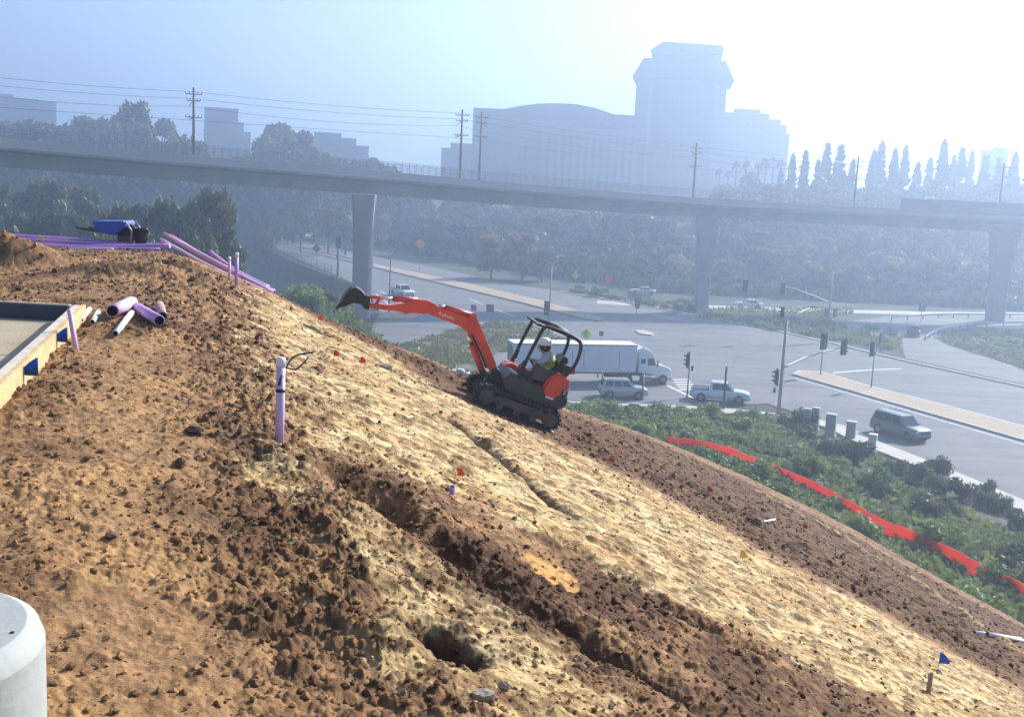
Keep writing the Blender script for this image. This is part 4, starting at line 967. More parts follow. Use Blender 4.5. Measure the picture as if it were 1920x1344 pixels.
# larger stones
ST = [(722, 690, .085), (590, 698, .07), (366, 812, .055), (505, 850, .045), (340, 872, .04), (210, 1010, .035), (905, 1310, .035), (945, 1290, .03), (1085, 1260, .03), (475, 1278, .022), (605, 848, .04), (1062, 1180, .03)]
for k, (px, py, r_) in enumerate(ST):
    p = on_slope(px, py); rg = random.Random(k); b = MB(); bmesh.ops.create_icosphere(b.b, subdivisions=2, radius=1)
    ax = (r_ * rg.uniform(.9, 1.3), r_ * rg.uniform(.7, 1), r_ * rg.uniform(.6, .85))
    for v in b.b.verts:
        q = v.co.copy(); f_ = 1 + .22 * math.sin(q.x * 3 + k) * math.cos(q.y * 2.7 + 2 * k) + .14 * math.sin(q.z * 5 + k) + rg.uniform(-.06, .06); v.co = Vector((q.x * ax[0], q.y * ax[1], q.z * ax[2])) * f_
    ob = b.build('stone', mat('stone_%s' % ('grey', 'brown')[k not in (0, 6, 7)], ((.30, .25, .19), (.15, .08, .045))[k not in (0, 6, 7)], .9, var=.3, scale=12, bump=.5, bscale=40)); ob.location = p + Vector((0, 0, r_ * .25)); ob.rotation_euler = (0, 0, k)
    tag(ob, ('weathered grey stone' if k in (0, 6, 7) else 'brown earthy stone') + ' half sunk in the loose soil of the pad and slope', 'stone', 'stones in the loose soil')
# ------------------------------------------------------------------ vehicles
GLASS = mat('dark_glass', (.025, .03, .035), .08, var=.05); TYRE = mat('tyre_rubber', (.02, .02, .021), .9, var=.2, scale=6); RIM = mat('alloy_rim', (.45, .45, .46), .35, metal=.8, var=.05); TRIM = mat('black_trim', (.02, .02, .022), .6); LAMPW = mat('headlamp_glass', (.75, .76, .74), .15, var=.05); LAMPR = mat('tail_lamp_lens', (.40, .02, .02), .25, var=.05); CHROME = mat('chrome_trim', (.6, .6, .6), .2, metal=.9, var=.03)
def paint(name, c): return mat(name, c, .3, var=.05, scale=1.5, coat=.5)
def wheel(par, x, y, r, wd, sgn):
    b = MB(); b.lathe([(r * .62, -wd / 2), (r * .93, -wd / 2), (r, -wd * .32), (r, wd * .32), (r * .93, wd / 2), (r * .62, wd / 2)], (0, 0, 0), 22, 'y')
    w_ = b.build('wheel', TYRE, par); w_.location = (x, y, r)
    b = MB(); b.lathe([(.02, .5 * wd), (r * .2, .5 * wd), (r * .25, .36 * wd), (r * .55, .42 * wd), (r * .63, .5 * wd)], (0, 0, 0), 20, 'y')
    for k in range(6):
        a = k * math.pi / 3; b.box((r * .42 * math.cos(a), .44 * wd, r * .42 * math.sin(a)), (r * .42, .03, r * .12), Matrix.Rotation(-a, 3, 'Y'))
    rm = b.build('rim', RIM, w_)
    if sgn > 0: w_.rotation_euler = (0, 0, 0)
    else: w_.rotation_euler = (0, 0, math.pi)
    # lathe 'y' maps +h to +y
    return w_
def car(name, loc, yaw, label, col, cat, L_=4.6, W_=1.85, H_=1.7, belt=1.02, hood=.95, nose=.72, wheels=(1.36, -1.38), r=.34, gh=None, bed=None, group=None, roofrack=False):
    """x forward. gh = greenhouse outline [(x, z)...] rear-bottom -> rear-top -> front-top -> front-bottom"""
    o = empty(name, loc, yaw, label, cat, group); h = L_ / 2; w_ = W_ / 2
    st = [(-h, .50, belt - .12, w_ * .86), (-h + .06, .36, belt - .04, w_ * .95), (-h + .35, .27, belt, w_), (gh[0][0], .27, belt, w_), (gh[3][0] - .1, .27, belt, w_), (gh[3][0] + .15, .27, hood + .03, w_ * .995), (h - .55, .28, hood - .02, w_ * .98), (h - .18, .30, nose + .12, w_ * .93), (h - .03, .36, nose, w_ * .84), (h, .46, nose - .14, w_ * .76)]
    st.sort(key=lambda q: q[0])
    rings = []
    for x, zb, zt, hw in st:
        rings.append([(x, s * yy, zz) for s, yy, zz in ((1, hw * .80, zb), (1, hw * .97, zb + .10), (1, hw, zb + (zt - zb) * .45), (1, hw * .965, zt - .10), (1, hw * .90, zt - .015), (1, hw * .6, zt + .012), (-1, hw * .6, zt + .012), (-1, hw * .90, zt - .015), (-1, hw * .965, zt - .10), (-1, hw, zb + (zt - zb) * .45), (-1, hw * .97, zb + .10), (-1, hw * .80, zb))])
    b = MB(); b.loft(rings); body = b.build('body', col, o)
    # greenhouse
    (xa, za), (xb, zb), (xc, zc), (xd, zd) = gh
    wb_, wt = w_ * .93, w_ * .74
    b = MB()
    rr = lambda x, z, ww: [(x, -ww, z), (x, ww, z)]
    base = [(xa, -wb_, za - .04), (xd, -wb_ * .97, zd - .04), (xd, wb_ * .97, zd - .04), (xa, wb_, za - .04)]
    top = [(xb, -wt, zb), (xc, -wt, zc), (xc, wt, zc), (xb, wt, zb)]
    b.loft([base, top], smooth=False); b.build('cabin', col, o, bevel=.05)
    def sidepoint(u, v, s):     # bilinear on the side face
        p = Vector(base[0]).lerp(Vector(base[1]), u); q = Vector(top[0]).lerp(Vector(top[1]), u); k = p.lerp(q, v); return Vector((k.x, s * (abs(k.y) + .008), k.z))
    nwin = 3 if (xd - xa) > 2.3 else 2
    for s in (-1, 1):
        for k in range(nwin):
            u0 = .07 + .86 * k / nwin + .015; u1 = .07 + .86 * (k + 1) / nwin - .015
            q = [sidepoint(u0, .16, s), sidepoint(u1, .16, s), sidepoint(u1, .86, s), sidepoint(u0, .86, s)]
            b = MB(); nn = Vector((0, s * .006, 0)); b.loft([q, [p + nn for p in q]], smooth=False); b.build('side_window', GLASS, o)
    def face_quad(P0, P1, P2, P3, nm, n_):
        c = (P0 + P1 + P2 + P3) / 4; q = [c + (p - c) * Vector((1, .86, .80))[0] * .86 + n_ * .010 for p in (P0, P1, P2, P3)]
        b = MB(); b.loft([q, [p + n_ * .006 for p in q]], smooth=False); b.build(nm, GLASS, o)
    fn = (Vector(top[1]) - Vector(base[1])).cross(Vector((0, 1, 0))).normalized(); fn = fn if fn.x > 0 else -fn
    face_quad(Vector(base[1]), Vector(base[2]), Vector(top[2]), Vector(top[1]), 'windshield', fn)
    rn = (Vector(top[0]) - Vector(base[0])).cross(Vector((0, 1, 0))).normalized(); rn = rn if rn.x < 0 else -rn
    face_quad(Vector(base[0]), Vector(base[3]), Vector(top[3]), Vector(top[0]), 'rear_window', rn)
    for x in wheels:
        for s in (-1, 1):
            b = MB(); b.cyl((x, s * (w_ - .12), r), (x, s * (w_ + .006), r), r * 1.17, n=22); b.build('wheel_arch', TRIM, o)
            wheel(o, x, s * (w_ - .085), r, .21, s)
    for s in (-1, 1):
        b = MB(); b.box((h - .13, s * w_ * .70, nose - .02), (.16, .34, .14), Matrix.Rotation(s * -.25, 3, 'Z')); b.build('headlight', LAMPW, o, bevel=.02)
        b = MB(); b.box((-h + .045, s * w_ * .84, belt - .22), (.07, .16, .30)); b.build('tail_light', LAMPR, o, bevel=.015)
        b = MB(); b.box((xd - .25, s * (w_ + .09), belt + .08), (.12, .18, .13)); b.build('wing_mirror', col if col is not None else TRIM, o, bevel=.03)
    b = MB(); b.box((h - .015, 0, nose - .14), (.06, W_ * .5, .16)); b.build('grille', TRIM, o); b = MB(); b.box((h + .0, 0, .45), (.10, W_ * .74, .14)); b.build('front_bumper', TRIM, o, bevel=.03); b = MB(); b.box((-h + .01, 0, .52), (.12, W_ * .86, .16)); b.build('rear_bumper', TRIM, o, bevel=.03)
    if bed:
        x0, x1 = bed; b = MB(); b.box(((x0 + x1) / 2, 0, belt + .012), (x1 - x0, W_ * .80, .03)); b.build('bed_interior', TRIM, o)
        for s in (-1, 1):
            b = MB(); b.box(((x0 + x1) / 2, s * W_ * .43, belt + .03), (x1 - x0, .10, .09)); b.build('bed_rail', TRIM, o)
    if roofrack:
        for s in (-1, 1): b = MB(); b.tube([(xb + .15, s * wt * .85, zb + .06), (xc - .1, s * wt * .85, zc + .06)], .025, 6); b.build('roof_rail', TRIM, o)
    return o
def gl(px, py, dz=0.004): p = G(px, py, ROAD + dz); return p
pk = dict(L_=5.5, W_=1.95, H_=1.88, belt=1.12, hood=1.12, nose=.90, wheels=(1.75, -1.75), r=.39, gh=[(-.98, 1.1), (-.86, 1.86), (.62, 1.86), (1.32, 1.1)], bed=(-2.62, -1.06))
car('pickup_truck', gl(1349, 751.5), R(-9), 'pale blue pickup truck waiting near the crosswalk', paint('pale_blue_paint', (.52, .62, .72)), 'pickup truck', **pk)
car('pickup_truck', gl(755, 555), R(-60), 'white pickup truck driving down the road beyond the raised bucket', paint('white_paint', (.78, .79, .80)), 'pickup truck', **dict(pk, W_=2.1, H_=2.0))
suvg = dict(L_=4.55, W_=1.85, belt=1.08, hood=1.05, nose=.86, wheels=(1.38, -1.36), r=.36, gh=[(-2.12, 1.06), (-1.85, 1.74), (.45, 1.74), (1.05, 1.06)])
car('suv', gl(1167, 744), R(4), 'silver wagon style car stopped in front of the box trailer', paint('silver_paint', (.42, .46, .48)), 'suv', **suvg, roofrack=True)
car('suv', gl(1687, 818), R(-61), 'big dark grey suv driving past the utility cabinets', paint('grey_green_paint', (.13, .145, .14)), 'suv', **dict(suvg, L_=5.1, W_=2.0, belt=1.15, hood=1.15, nose=.95, wheels=(1.62, -1.55), r=.40, gh=[(-2.48, 1.13), (-2.25, 1.93), (.55, 1.93), (1.25, 1.13)]), roofrack=True)
sd = dict(L_=4.7, W_=1.8, belt=.95, hood=.92, nose=.72, wheels=(1.4, -1.42), r=.33, gh=[(-1.75, .93), (-1.0, 1.43), (.25, 1.43), (1.1, .93)])
car('car', gl(1712, 629, -.016), R(70), 'dark red car driving up the curved ramp', paint('dark_red_paint', (.13, .045, .045)), 'car', **dict(sd, L_=4.4, belt=1.0, gh=[(-1.9, .98), (-1.6, 1.62), (.2, 1.62), (.9, .98)]))
car('car', gl(1403, 577, .012), R(176), 'white car on the far straight ramp behind the middle pier', paint('white_paint', (.78, .79, .80)), 'car', **sd)
car('car', gl(1205, 552, .012), R(175), 'white car half hidden by bushes left of the middle pier', paint('white_paint', (.78, .79, .80)), 'car', **sd)
car('car', gl(484, 441), R(115), 'dark sedan far up the road beside the road workers', paint('dark_blue_paint', (.03, .035, .05)), 'car', **sd)
car('car', gl(503, 462), R(115), 'dark green car far up the road behind the fence', paint('dark_green_paint', (.03, .055, .05)), 'car', **sd)
car('car', gl(660, 468), R(116), 'grey car far up the road close to the left pier', paint('grey_paint', (.2, .2, .21)), 'car', **sd)
# tractor with box trailer
def semi(loc, yaw):
    o = empty('semi_truck', loc, yaw, 'white tractor unit pulling a long white box trailer', 'semi truck'); Wp = paint('truck_white', (.74, .77, .80))
    TW = mat('trailer_side', (.62, .66, .74), .45, var=.05, scale=.5); TR = mat('trailer_roof', (.80, .81, .80), .5, var=.04)
    x0, x1 = -9.6, 3.1
    b = MB(); b.box(((x0 + x1) / 2, 0, 2.58), (x1 - x0, 2.55, 2.75)); tr_ = b.build('trailer_box', TW, o, bevel=.03)
    b = MB(); b.box(((x0 + x1) / 2, 0, 3.975), (x1 - x0 - .02, 2.50, .05)); b.build('trailer_roof', TR, tr_)
    for s in (-1, 1):
        b = MB(); b.box(((x0 + x1) / 2, s * 1.285, 1.27), (x1 - x0, .03, .14)); b.box(((x0 + x1) / 2, s * 1.285, 3.90), (x1 - x0, .03, .12)); b.build('side_rail', CHROME, tr_)
        for xs in (-3.6, -2.4, 1.3):
            b = MB(); b.box((xs, s * 1.282, 2.5), (.06, .02, 1.9)); b.build('panel_seam', STEEL, tr_)
    b = MB(); b.box((x0 - .01, 0, 2.5), (.04, 2.3, 2.4)); b.build('rear_door', STEEL, tr_)
    b = MB(); b.box((-3.3, 0, 1.02), (12.0, 1.0, .2)); b.build('trailer_frame', TRIM, o)
    for s in (-1, 1): b = MB(); b.bar((-.2, s * .8, 1.2), (-.2, s * .8, .35), .12, .12); b.box((-.2, s * .8, .32), (.3, .25, .05)); b.build('landing_leg', STEEL, o)
    # tractor
    b = MB(); b.box((3.9, 0, .85), (6.4, .95, .22)); b.build('chassis', TRIM, o)
    prof_ = [(3.45, 1.15), (3.45, 3.55), (3.9, 3.75), (4.6, 3.45), (5.05, 2.75), (5.35, 2.0), (6.55, 1.75), (6.95, 1.55), (7.05, .75), (6.9, .5), (5.5, .6), (5.0, 1.0)]
    b = MB()
    rings = []
    for yy, ins in ((-1.18, .92), (-1.08, 1.0), (1.08, 1.0), (1.18, .92)):
        c = Vector((5.1, 0, 1.9)); rings.append([(c.x + (x - c.x) * ins, yy, c.z + (z - c.z) * ins) for x, z in prof_])
    b.loft(rings, smooth=False); cab = b.build('cab', Wp, o, bevel=.04)
    for s in (-1, 1):
        q = [(4.35, 1.92), (5.2, 1.92), (4.92, 2.62), (4.35, 2.65)]; b = MB(); b.prism(q, s * 1.165, s * 1.20); b.build('side_window', GLASS, cab)
        q = [(3.65, 2.1), (4.1, 2.1), (4.1, 2.6), (3.65, 2.6)]; b = MB(); b.prism(q, s * 1.165, s * 1.20); b.build('sleeper_window', GLASS, cab)
        b = MB(); b.cyl((4.1, s * 1.0, .72), (5.3, s * 1.0, .72), .30, n=16); b.build('fuel_tank', CHROME, o)
        b = MB(); b.box((6.78, s * .85, 1.18), (.18, .34, .22), Matrix.Rotation(s * -.3, 3, 'Z')); b.build('headlight', LAMPW, o, bevel=.03)
        b = MB(); b.bar((5.15, s * 1.2, 2.1), (5.3, s * 1.45, 2.1), .04, .04); b.box((5.32, s * 1.47, 2.15), (.12, .06, .6)); b.build('wing_mirror', TRIM, o)
        b = MB(); b.cyl((3.3, s * .95, 1.0), (3.3, s * .95, 3.9), .08, n=10); b.build('exhaust_stack', CHROME, o)
    b = MB(); b.prism([(5.02, 2.78), (5.34, 2.02), (5.37, 2.04), (5.06, 2.79)], -.98, .98); b.build('windshield', GLASS, cab)
    b = MB(); b.box((7.0, 0, 1.1), (.06, .9, .7)); b.build('grille', CHROME, cab); b = MB(); b.box((7.0, 0, .5), (.25, 2.3, .3)); b.build('front_bumper', CHROME, o, bevel=.04)
    for x in (6.05, 2.35, 1.05, -7.4, -8.7):
        for s in (-1, 1):
            wheel(o, x, s * 1.05, .51, .32, s)
    for s in (-1, 1): b = MB(); b.tube([(6.05 + .68 * math.cos(a), s * 1.1, .52 + .68 * math.sin(a)) for a in [math.pi * k / 10 for k in range(11)]], .07, 6); b.build('fender', Wp, o)
    return o
semi(gl(1128, 715.5) , R(13))
# road workers and machines far up the road
def worker(px, py, label, face):
    g = gl(px, py); f_ = Vector(face); l = Vector((-f_.y, f_.x, 0)); P = lambda z, x=0., y=0.: g + f_ * x + l * y + Vector((0, 0, z))
    J = {'pelvis': P(.95), 'waist': P(1.1), 'chest': P(1.33, .02), 'neck': P(1.5, .03), 'head': P(1.65, .05)}
    for s, q in (('l', 1), ('r', -1)):
        J['sh' + s] = P(1.42, .0, .19 * q); J['el' + s] = P(1.15, -.02, .27 * q); J['wr' + s] = P(1.0, .15, .26 * q); J['hip' + s] = P(.92, 0, .09 * q); J['kn' + s] = P(.5, .05 * q, .11 * q); J['an' + s] = P(.09, .05 * q - .03, .12 * q)
    person('person', J, face, label, hands=True)
worker(548, 443, 'road worker in a yellow vest standing alone in the far roadway', (.8, -.6, 0)); worker(522, 446, 'road worker in a yellow vest walking between the dark sedan and the arrow trailer', (.6, -.8, 0))
# orange barrier trailer with board
o = empty('message_trailer', gl(583, 452), R(-20), 'orange road works trailer with a pale board on top', 'trailer'); b = MB(); b.box((0, 0, .8), (2.6, 1.4, .7)); b.build('trailer_body', mat('roadworks_orange', (.75, .22, .03), .5), o, bevel=.05)
b = MB(); b.box((0, 0, 1.9), (3.0, .12, .6)); b.bar((0, 0, 1.1), (0, 0, 1.7), .1, .1); b.build('message_board', mat('board_white', (.7, .7, .66), .6), o)
for s in (-1, 1): wheel(o, -.2, s * .75, .33, .2, s)
o = empty('flatbed_lorry', gl(556, 449), R(-25), 'white works lorry parked behind the orange trailer', 'lorry'); b = MB(); b.box((0, 0, 1.7), (4.2, 2.2, 1.8)); b.build('cargo_box', paint('white_paint', (.78, .79, .80)), o, bevel=.05); b = MB(); b.prism([(2.15, .6), (2.15, 2.3), (2.9, 2.3), (3.5, 1.5), (3.9, 1.35), (3.9, .6)], -1.0, 1.0); cb_ = b.build('cab', paint('white_paint', (.78, .79, .80)), o, bevel=.05); b = MB(); b.prism([(2.95, 2.22), (3.5, 1.5), (3.53, 1.52), (2.98, 2.24)], -.85, .85); b.build('windshield', GLASS, cb_)
for x in (2.9, -1.3):
    for s in (-1, 1): wheel(o, x, s * .95, .42, .25, s)
def cone(px, py, label, z=.004, h=.75):
    o = empty('traffic_cone', gl(px, py, z), 0, label, 'traffic cone', 'traffic cones'); b = MB(); b.lathe([(.16, .04), (.03, h), (.02, h), (.001, h)], (0, 0, 0), 14); b.build('cone_body', mat('cone_orange', (.85, .14, .03), .5), o); b = MB(); b.box((0, 0, .02), (.40, .40, .04)); b.build('cone_base', TRIM, o); b = MB(); b.lathe([(.105, .36), (.112, .36), (.082, .52), (.076, .52)], (0, 0, 0), 14); b.build('reflective_band', WHITE, o)
for px, py in ((600, 458), (612, 462), (625, 466), (536, 452), (566, 458)): cone(px, py, 'orange traffic cone along the far road works')
o_ = gl(1470, 783, .14); o = empty('traffic_cone', o_, .2, 'orange cone lying on the sidewalk at the foot of the signal pole', 'traffic cone'); b = MB(); b.lathe([(.22, .0), (.03, .75), (.001, .76)], (0, 0, 0), 14, 'x'); q = b.build('cone_body', mat('cone_orange', (.85, .14, .03), .5), o); q.location = (-.3, 0, .23); b = MB(); b.box((-.32, 0, .24), (.05, .48, .48)); b.build('cone_base', mat('cone_orange', (.85, .14, .03), .5), o)

# ------------------------------------------------------------------ signals, lamps, signs
GALV = mat('galvanised_pole', (.24, .25, .26), .55, metal=.4, var=.12, scale=1.5); SIGB = mat('signal_black', (.02, .022, .022), .6, var=.1)
LENS = [mat('lens_red', (.10, .01, .01), .4), mat('lens_amber', (.11, .06, .01), .4), mat('lens_green', (.01, .06, .04), .4)]
def sig_head(par, p, face, plate=True, sc=1.15):
    p = Vector(p); f_ = Vector(face).normalized(); l = Vector((-f_.y, f_.x, 0)); M3 = Matrix((f_, l, Vector((0, 0, 1)))).transposed()
    b = MB(); b.box(p, (.22 * sc, .34 * sc, 1.05 * sc), M3)
    if plate: b.box(p - f_ * .06, (.03, .62 * sc, 1.35 * sc), M3)
    h = b.build('signal_head', SIGB, par)
    for k in range(3):
        q = p + f_ * .115 * sc + Vector((0, 0, (.34 - .34 * k) * sc)); b = MB(); b.cyl(q - f_ * .01, q + f_ * .02, .125 * sc, n=14); b.build('lens', LENS[k], h)
        b = MB(); b.loft([[q + f_ * u + (l * math.cos(a) + Vector((0, 0, math.sin(a)))) * .14 * sc for a in [math.pi * j / 8 for j in range(9)]] for u in (0, .22 * sc)], cap=False, closed=False); b.build('visor', SIGB, h)
    return h
def ped_head(par, p, face):
    p = Vector(p); f_ = Vector(face).normalized(); l = Vector((-f_.y, f_.x, 0)); M3 = Matrix((f_, l, Vector((0, 0, 1)))).transposed(); b = MB(); b.box(p, (.2, .45, .45), M3); h = b.build('pedestrian_signal', SIGB, par); b = MB(); b.box(p + f_ * .103, (.01, .36, .36), M3); b.build('lens', mat('ped_lens', (.05, .05, .05), .3), h)
def wpole(name, px, py, top, label, cat, r0=.14, r1=.09, z=None):
    """vertical tapered pole standing at a ground pixel; top = pixel row of its head"""
    g = G(px, py) if z is None else G(px, py, z); t = (g - CAM).dot(F); H = (py - top) * t / FPX * 1.0
    o = empty(name, g, 0, label, cat); b = MB(); b.cyl((0, 0, 0), (0, 0, H), r0, r1, 12); b.cyl((0, 0, 0), (0, 0, .25), r0 * 1.7, r0 * 1.4, 12); b.build('pole', GALV, o)
    return o, H, g
def rel(g, px, py, dt=0.0):
    t = (g - CAM).dot(F) + dt; return at(px, py, t) - g
RD = Vector((-.42, .91, 0)); RDN = Vector((.91, .42, 0))        # along road A (away), across it (to the right)
# near corner mast pole
o, H, g = wpole('signal_pole', 1459, 779, 597, 'tall signal pole with a mast arm standing on the near sidewalk corner', 'traffic signal', .17, .11)
b = MB(); b.tube(catmull([Vector((0, 0, 4.35)), Vector(rel(g, 1520, 667, 3)), Vector(rel(g, 1580, 650, 6.5))], 5), [.11] + [.1] * 4 + [.07] * 6, 8); b.build('mast_arm', GALV, o)
sig_head(o, rel(g, 1545, 640, 4.5), -RD); sig_head(o, rel(g, 1583, 651, 6.5), -RD)
sig_head(o, rel(g, 1456, 707, 0), (-1, -.1, 0)); ped_head(o, rel(g, 1452, 731), (-1, .2, 0)); sig_head(o, rel(g, 1467, 585), (-1, -.3, 0), plate=False, sc=.9)
b = MB(); b.tube([Vector(rel(g, 1477, 600)), Vector(rel(g, 1500, 586, 2)), Vector(rel(g, 1518, 577, 3.5))], [.06, .05, .045], 8); b.build('lamp_arm', GALV, o); b = MB(); b.box(rel(g, 1524, 575, 4), (.8, .3, .14)); b.build('lamp_head', GALV, o, bevel=.04)
# far corner mast pole
o, H, g = wpole('signal_pole', 1549, 641, 508, 'tall signal pole with a long arm standing on the far kerb', 'traffic signal', .17, .09)
b = MB(); b.tube(catmull([Vector(rel(g, 1557, 568)), Vector(rel(g, 1510, 549, -1)), Vector(rel(g, 1468, 537, -2)), Vector(rel(g, 1400, 534, -3))], 4), [.11] * 5 + [.08] * 5 + [.06] * 3, 8); b.build('mast_arm', GALV, o)
sig_head(o, rel(g, 1397, 536, -3.2), (-.6, -.8, 0)); sig_head(o, rel(g, 1467, 541, -2.3), (-.6, -.8, 0)); sig_head(o, rel(g, 1550, 585, 0), (-.6, -.8, 0), plate=False); sig_head(o, rel(g, 1565, 587, .2), (.6, -.8, 0), plate=False)
# median and kerb posts
for px, py, top, lab, hd, fc_ in ((1538, 705, 622, 'signal post standing near the tip of the near brick median', (1545, 639), (-.5, -.85, 0)), (1633, 729, 640, 'signal post standing further along the brick median', (1636, 655), (.6, -.8, 0)), (1650, 662, 622, 'signal post standing on the far kerb before the ramp', (1652, 633), (-.5, -.85, 0)), (1193, 592, 560, 'signal post on the far kerb left of the middle pier', (1195, 569), (-.4, -.9, 0)), (1288, 745, 655, 'signal post standing beside the crosswalk behind the pickup', (1290, 676), (-1, -.3, 0))):
    o, H, g = wpole('signal_post', px, py, top, lab, 'traffic signal', .075, .06); sig_head(o, rel(g, *hd, -.2), fc_, plate=px != 1650)
    if px == 1288: ped_head(o, rel(g, 1298, 690), (1, -.2, 0))
o, H, g = wpole('signal_post', 1204, 749, 700, 'short pedestrian signal post in front of the silver wagon', 'traffic signal', .08, .08); ped_head(o, rel(g, 1204, 709, -.1), (.4, -.9, 0)); ped_head(o, rel(g, 1206, 718, .1), (-1, .2, 0))
o, H, g = wpole('street_post', 1356, 766, 686, 'plain dark timber post on the verge beside the pickup', 'post', .10, .10, z=ROAD + .3); o.children[0].data.materials[0] = mat('dark_timber', (.06, .05, .045), .9)
def street_lamp(px, py, top, tip, lab, extra=None):
    o, H, g = wpole('street_lamp', px, py, top, lab, 'street lamp', .11, .07)
    b = MB(); a = Vector((0, 0, H)); e = rel(g, *tip, 0); b.tube(catmull([a - Vector((0, 0, .3)), a.lerp(e, .35) + Vector((0, 0, .1)), e], 5), [.055] * 11, 7); b.build('lamp_arm', GALV, o)
    b = MB(); b.box(e + Vector((.25, 0, .02)), (.75, .3, .14)); b.build('lamp_head', GALV, o, bevel=.04)
    if extra: sig_head(o, rel(g, *extra, -.2), (-.5, -.85, 0), sc=1.3)
    return o
street_lamp(729, 588, 478, (768, 462), 'street lamp with its arm out to the road beside the white pickup'); street_lamp(1027, 638, 493, (1088, 479), 'street lamp carrying a signal head beyond the excavator canopy', (1025, 578))
# signs
def sign(px, py, top, shape, col, label, w_=.75, face=(-.35, -.93, 0), glyph=None, z=None, name='road_sign'):
    g = G(px, py) if z is None else G(px, py, z); t = (g - CAM).dot(F); s = t / FPX; H = (py - top) * s; f_ = Vector(face).normalized(); l = Vector((-f_.y, f_.x, 0)); up = Vector((0, 0, 1))
    o = empty(name, g, 0, label, 'sign'); b = MB(); b.cyl((0, 0, 0), (0, 0, H), .045, n=8); b.build('post', GALV, o)
    c = Vector((0, 0, H - w_ * .6)) + f_ * .06
    if shape == 'diamond': pts = [(0, w_ * .71), (w_ * .71, 0), (0, -w_ * .71), (-w_ * .71, 0)]
    elif shape == 'oct': pts = [(w_ * .55 * math.cos(math.pi / 8 + k * math.pi / 4), w_ * .55 * math.sin(math.pi / 8 + k * math.pi / 4)) for k in range(8)]
    elif shape == 'penta': pts = [(-w_ * .5, -w_ * .5), (w_ * .5, -w_ * .5), (w_ * .5, .05), (0, w_ * .6), (-w_ * .5, .05)]
    else: pts = [(-w_ * .5, -w_ * .5), (w_ * .5, -w_ * .5), (w_ * .5, w_ * .5), (-w_ * .5, w_ * .5)]
    q = [c + l * x + up * y for x, y in pts]; b = MB(); b.loft([q, [p + f_ * .02 for p in q]], smooth=False); pn = b.build('sign_panel', mat('sign_' + col, {'lime': (.50, .80, .03), 'orange': (.90, .25, .03), 'red': (.70, .03, .03), 'grey': (.10, .11, .13), 'white': (.7, .7, .7), 'green': (.01, .17, .13)}[col], .5, var=.04), o)
    if glyph == 'walker':
        b = MB(); k = w_ / 1.0; e = f_ * .03
        P = lambda x, y: c + l * x * k + up * y * k + e
        b.ball(P(0.02, .30), .075 * k, 6); b.bar(P(0, .22), P(-.02, -.05), .02, .14 * k, f_); b.bar(P(-.02, -.03), P(-.16, -.36), .02, .08 * k, f_); b.bar(P(-.02, -.03), P(.12, -.36), .02, .08 * k, f_); b.bar(P(0, .18), P(.17, .0), .02, .055 * k, f_); b.bar(P(0, .18), P(-.16, .02), .02, .055 * k, f_); b.build('walking_figure', TRIM, pn)
    return o, pn, c, l, f_
sign(1097, 668, 616, 'diamond', 'lime', 'bright lime diamond sign with a walking figure above the box trailer', .98, glyph='walker', z=ROAD + .17)
sign(1077, 548, 510, 'diamond', 'lime', 'small lime diamond sign with a walking figure beyond the far kerb', 1.0, glyph='walker'); sign(1140, 556, 511, 'oct', 'red', 'red round edged sign beyond the far kerb', 1.5)
sign(786, 508, 449, 'diamond', 'orange', 'orange diamond road works sign beyond the road', 1.55); sign(583, 462, 438, 'diamond', 'orange', 'small orange diamond sign beside the far road works', 1.5) if False else None
sign(1126, 652, 620, 'square', 'grey', 'small grey sign seen from behind, right of the lime sign', .55, z=ROAD + .17); sign(887, 612, 570, 'square', 'grey', 'small dark square sign on the traffic island', .8, z=ROAD + .17); sign(918, 606, 569, 'square', 'grey', 'grey backed sign on a thick post on the traffic island', 1.1, z=ROAD + .17)
sign(593, 497, 458, 'diamond', 'grey', 'grey diamond sign seen from behind at the fence', 1.4); sign(1540, 612, 580, 'square', 'orange', 'orange square sign beside the far signal pole', .9); sign(1726, 603, 570, 'square', 'grey', 'dark sign at the ramp verge under the viaduct', 1.1)
# utility cabinets
CAB = mat('cabinet_grey', (.36, .37, .36), .5, metal=.3, var=.08, scale=1.5); CAB2 = mat('cabinet_pale', (.62, .64, .62), .5, var=.05)
for px, py, w_, hpx, m_, lab in ((1511, 806, .62, 40, CAB, 'slim grey utility cabinet, first beside its twin nearest the signal pole'), (1527, 806, .62, 42, CAB, 'slim grey utility cabinet touching its twin, on the side of the big suv'), (1556, 818, .8, 42, CAB, 'wide grey utility cabinet standing alone, tallest in the row'), (1594, 824, .75, 34, CAB, 'low grey utility cabinet with a flat hood'), (1634, 848, .62, 34, CAB2, 'pale utility cabinet at the end of the row by the dark shrubs')):
    g = hit(px, py, fn=ground_z, t0=40, t1=140); t = (g - CAM).dot(F); H = hpx * t / FPX
    o = empty('utility_cabinet', g, R(-25), lab, 'utility cabinet'); b = MB(); b.box((0, 0, H / 2), (w_, w_ * .9, H)); cbx = b.build('cabinet_body', m_, o, bevel=.03); b = MB(); b.box((0, 0, H + .03), (w_ * 1.08, w_ * .98, .06)); b.build('hood', m_, o, bevel=.02); b = MB(); b.box((-.0, -w_ * .45 - .012, H * .52), (w_ * .84, .024, H * .8)); dr = b.build('door', m_, o); b = MB(); b.box((w_ * .3, -w_ * .45 - .04, H * .5), (.03, .03, .16)); b.build('handle', TRIM, dr); b = MB(); b.box((0, 0, .05), (w_ * 1.2, w_ * 1.1, .16)); b.build('plinth', CONC, o)
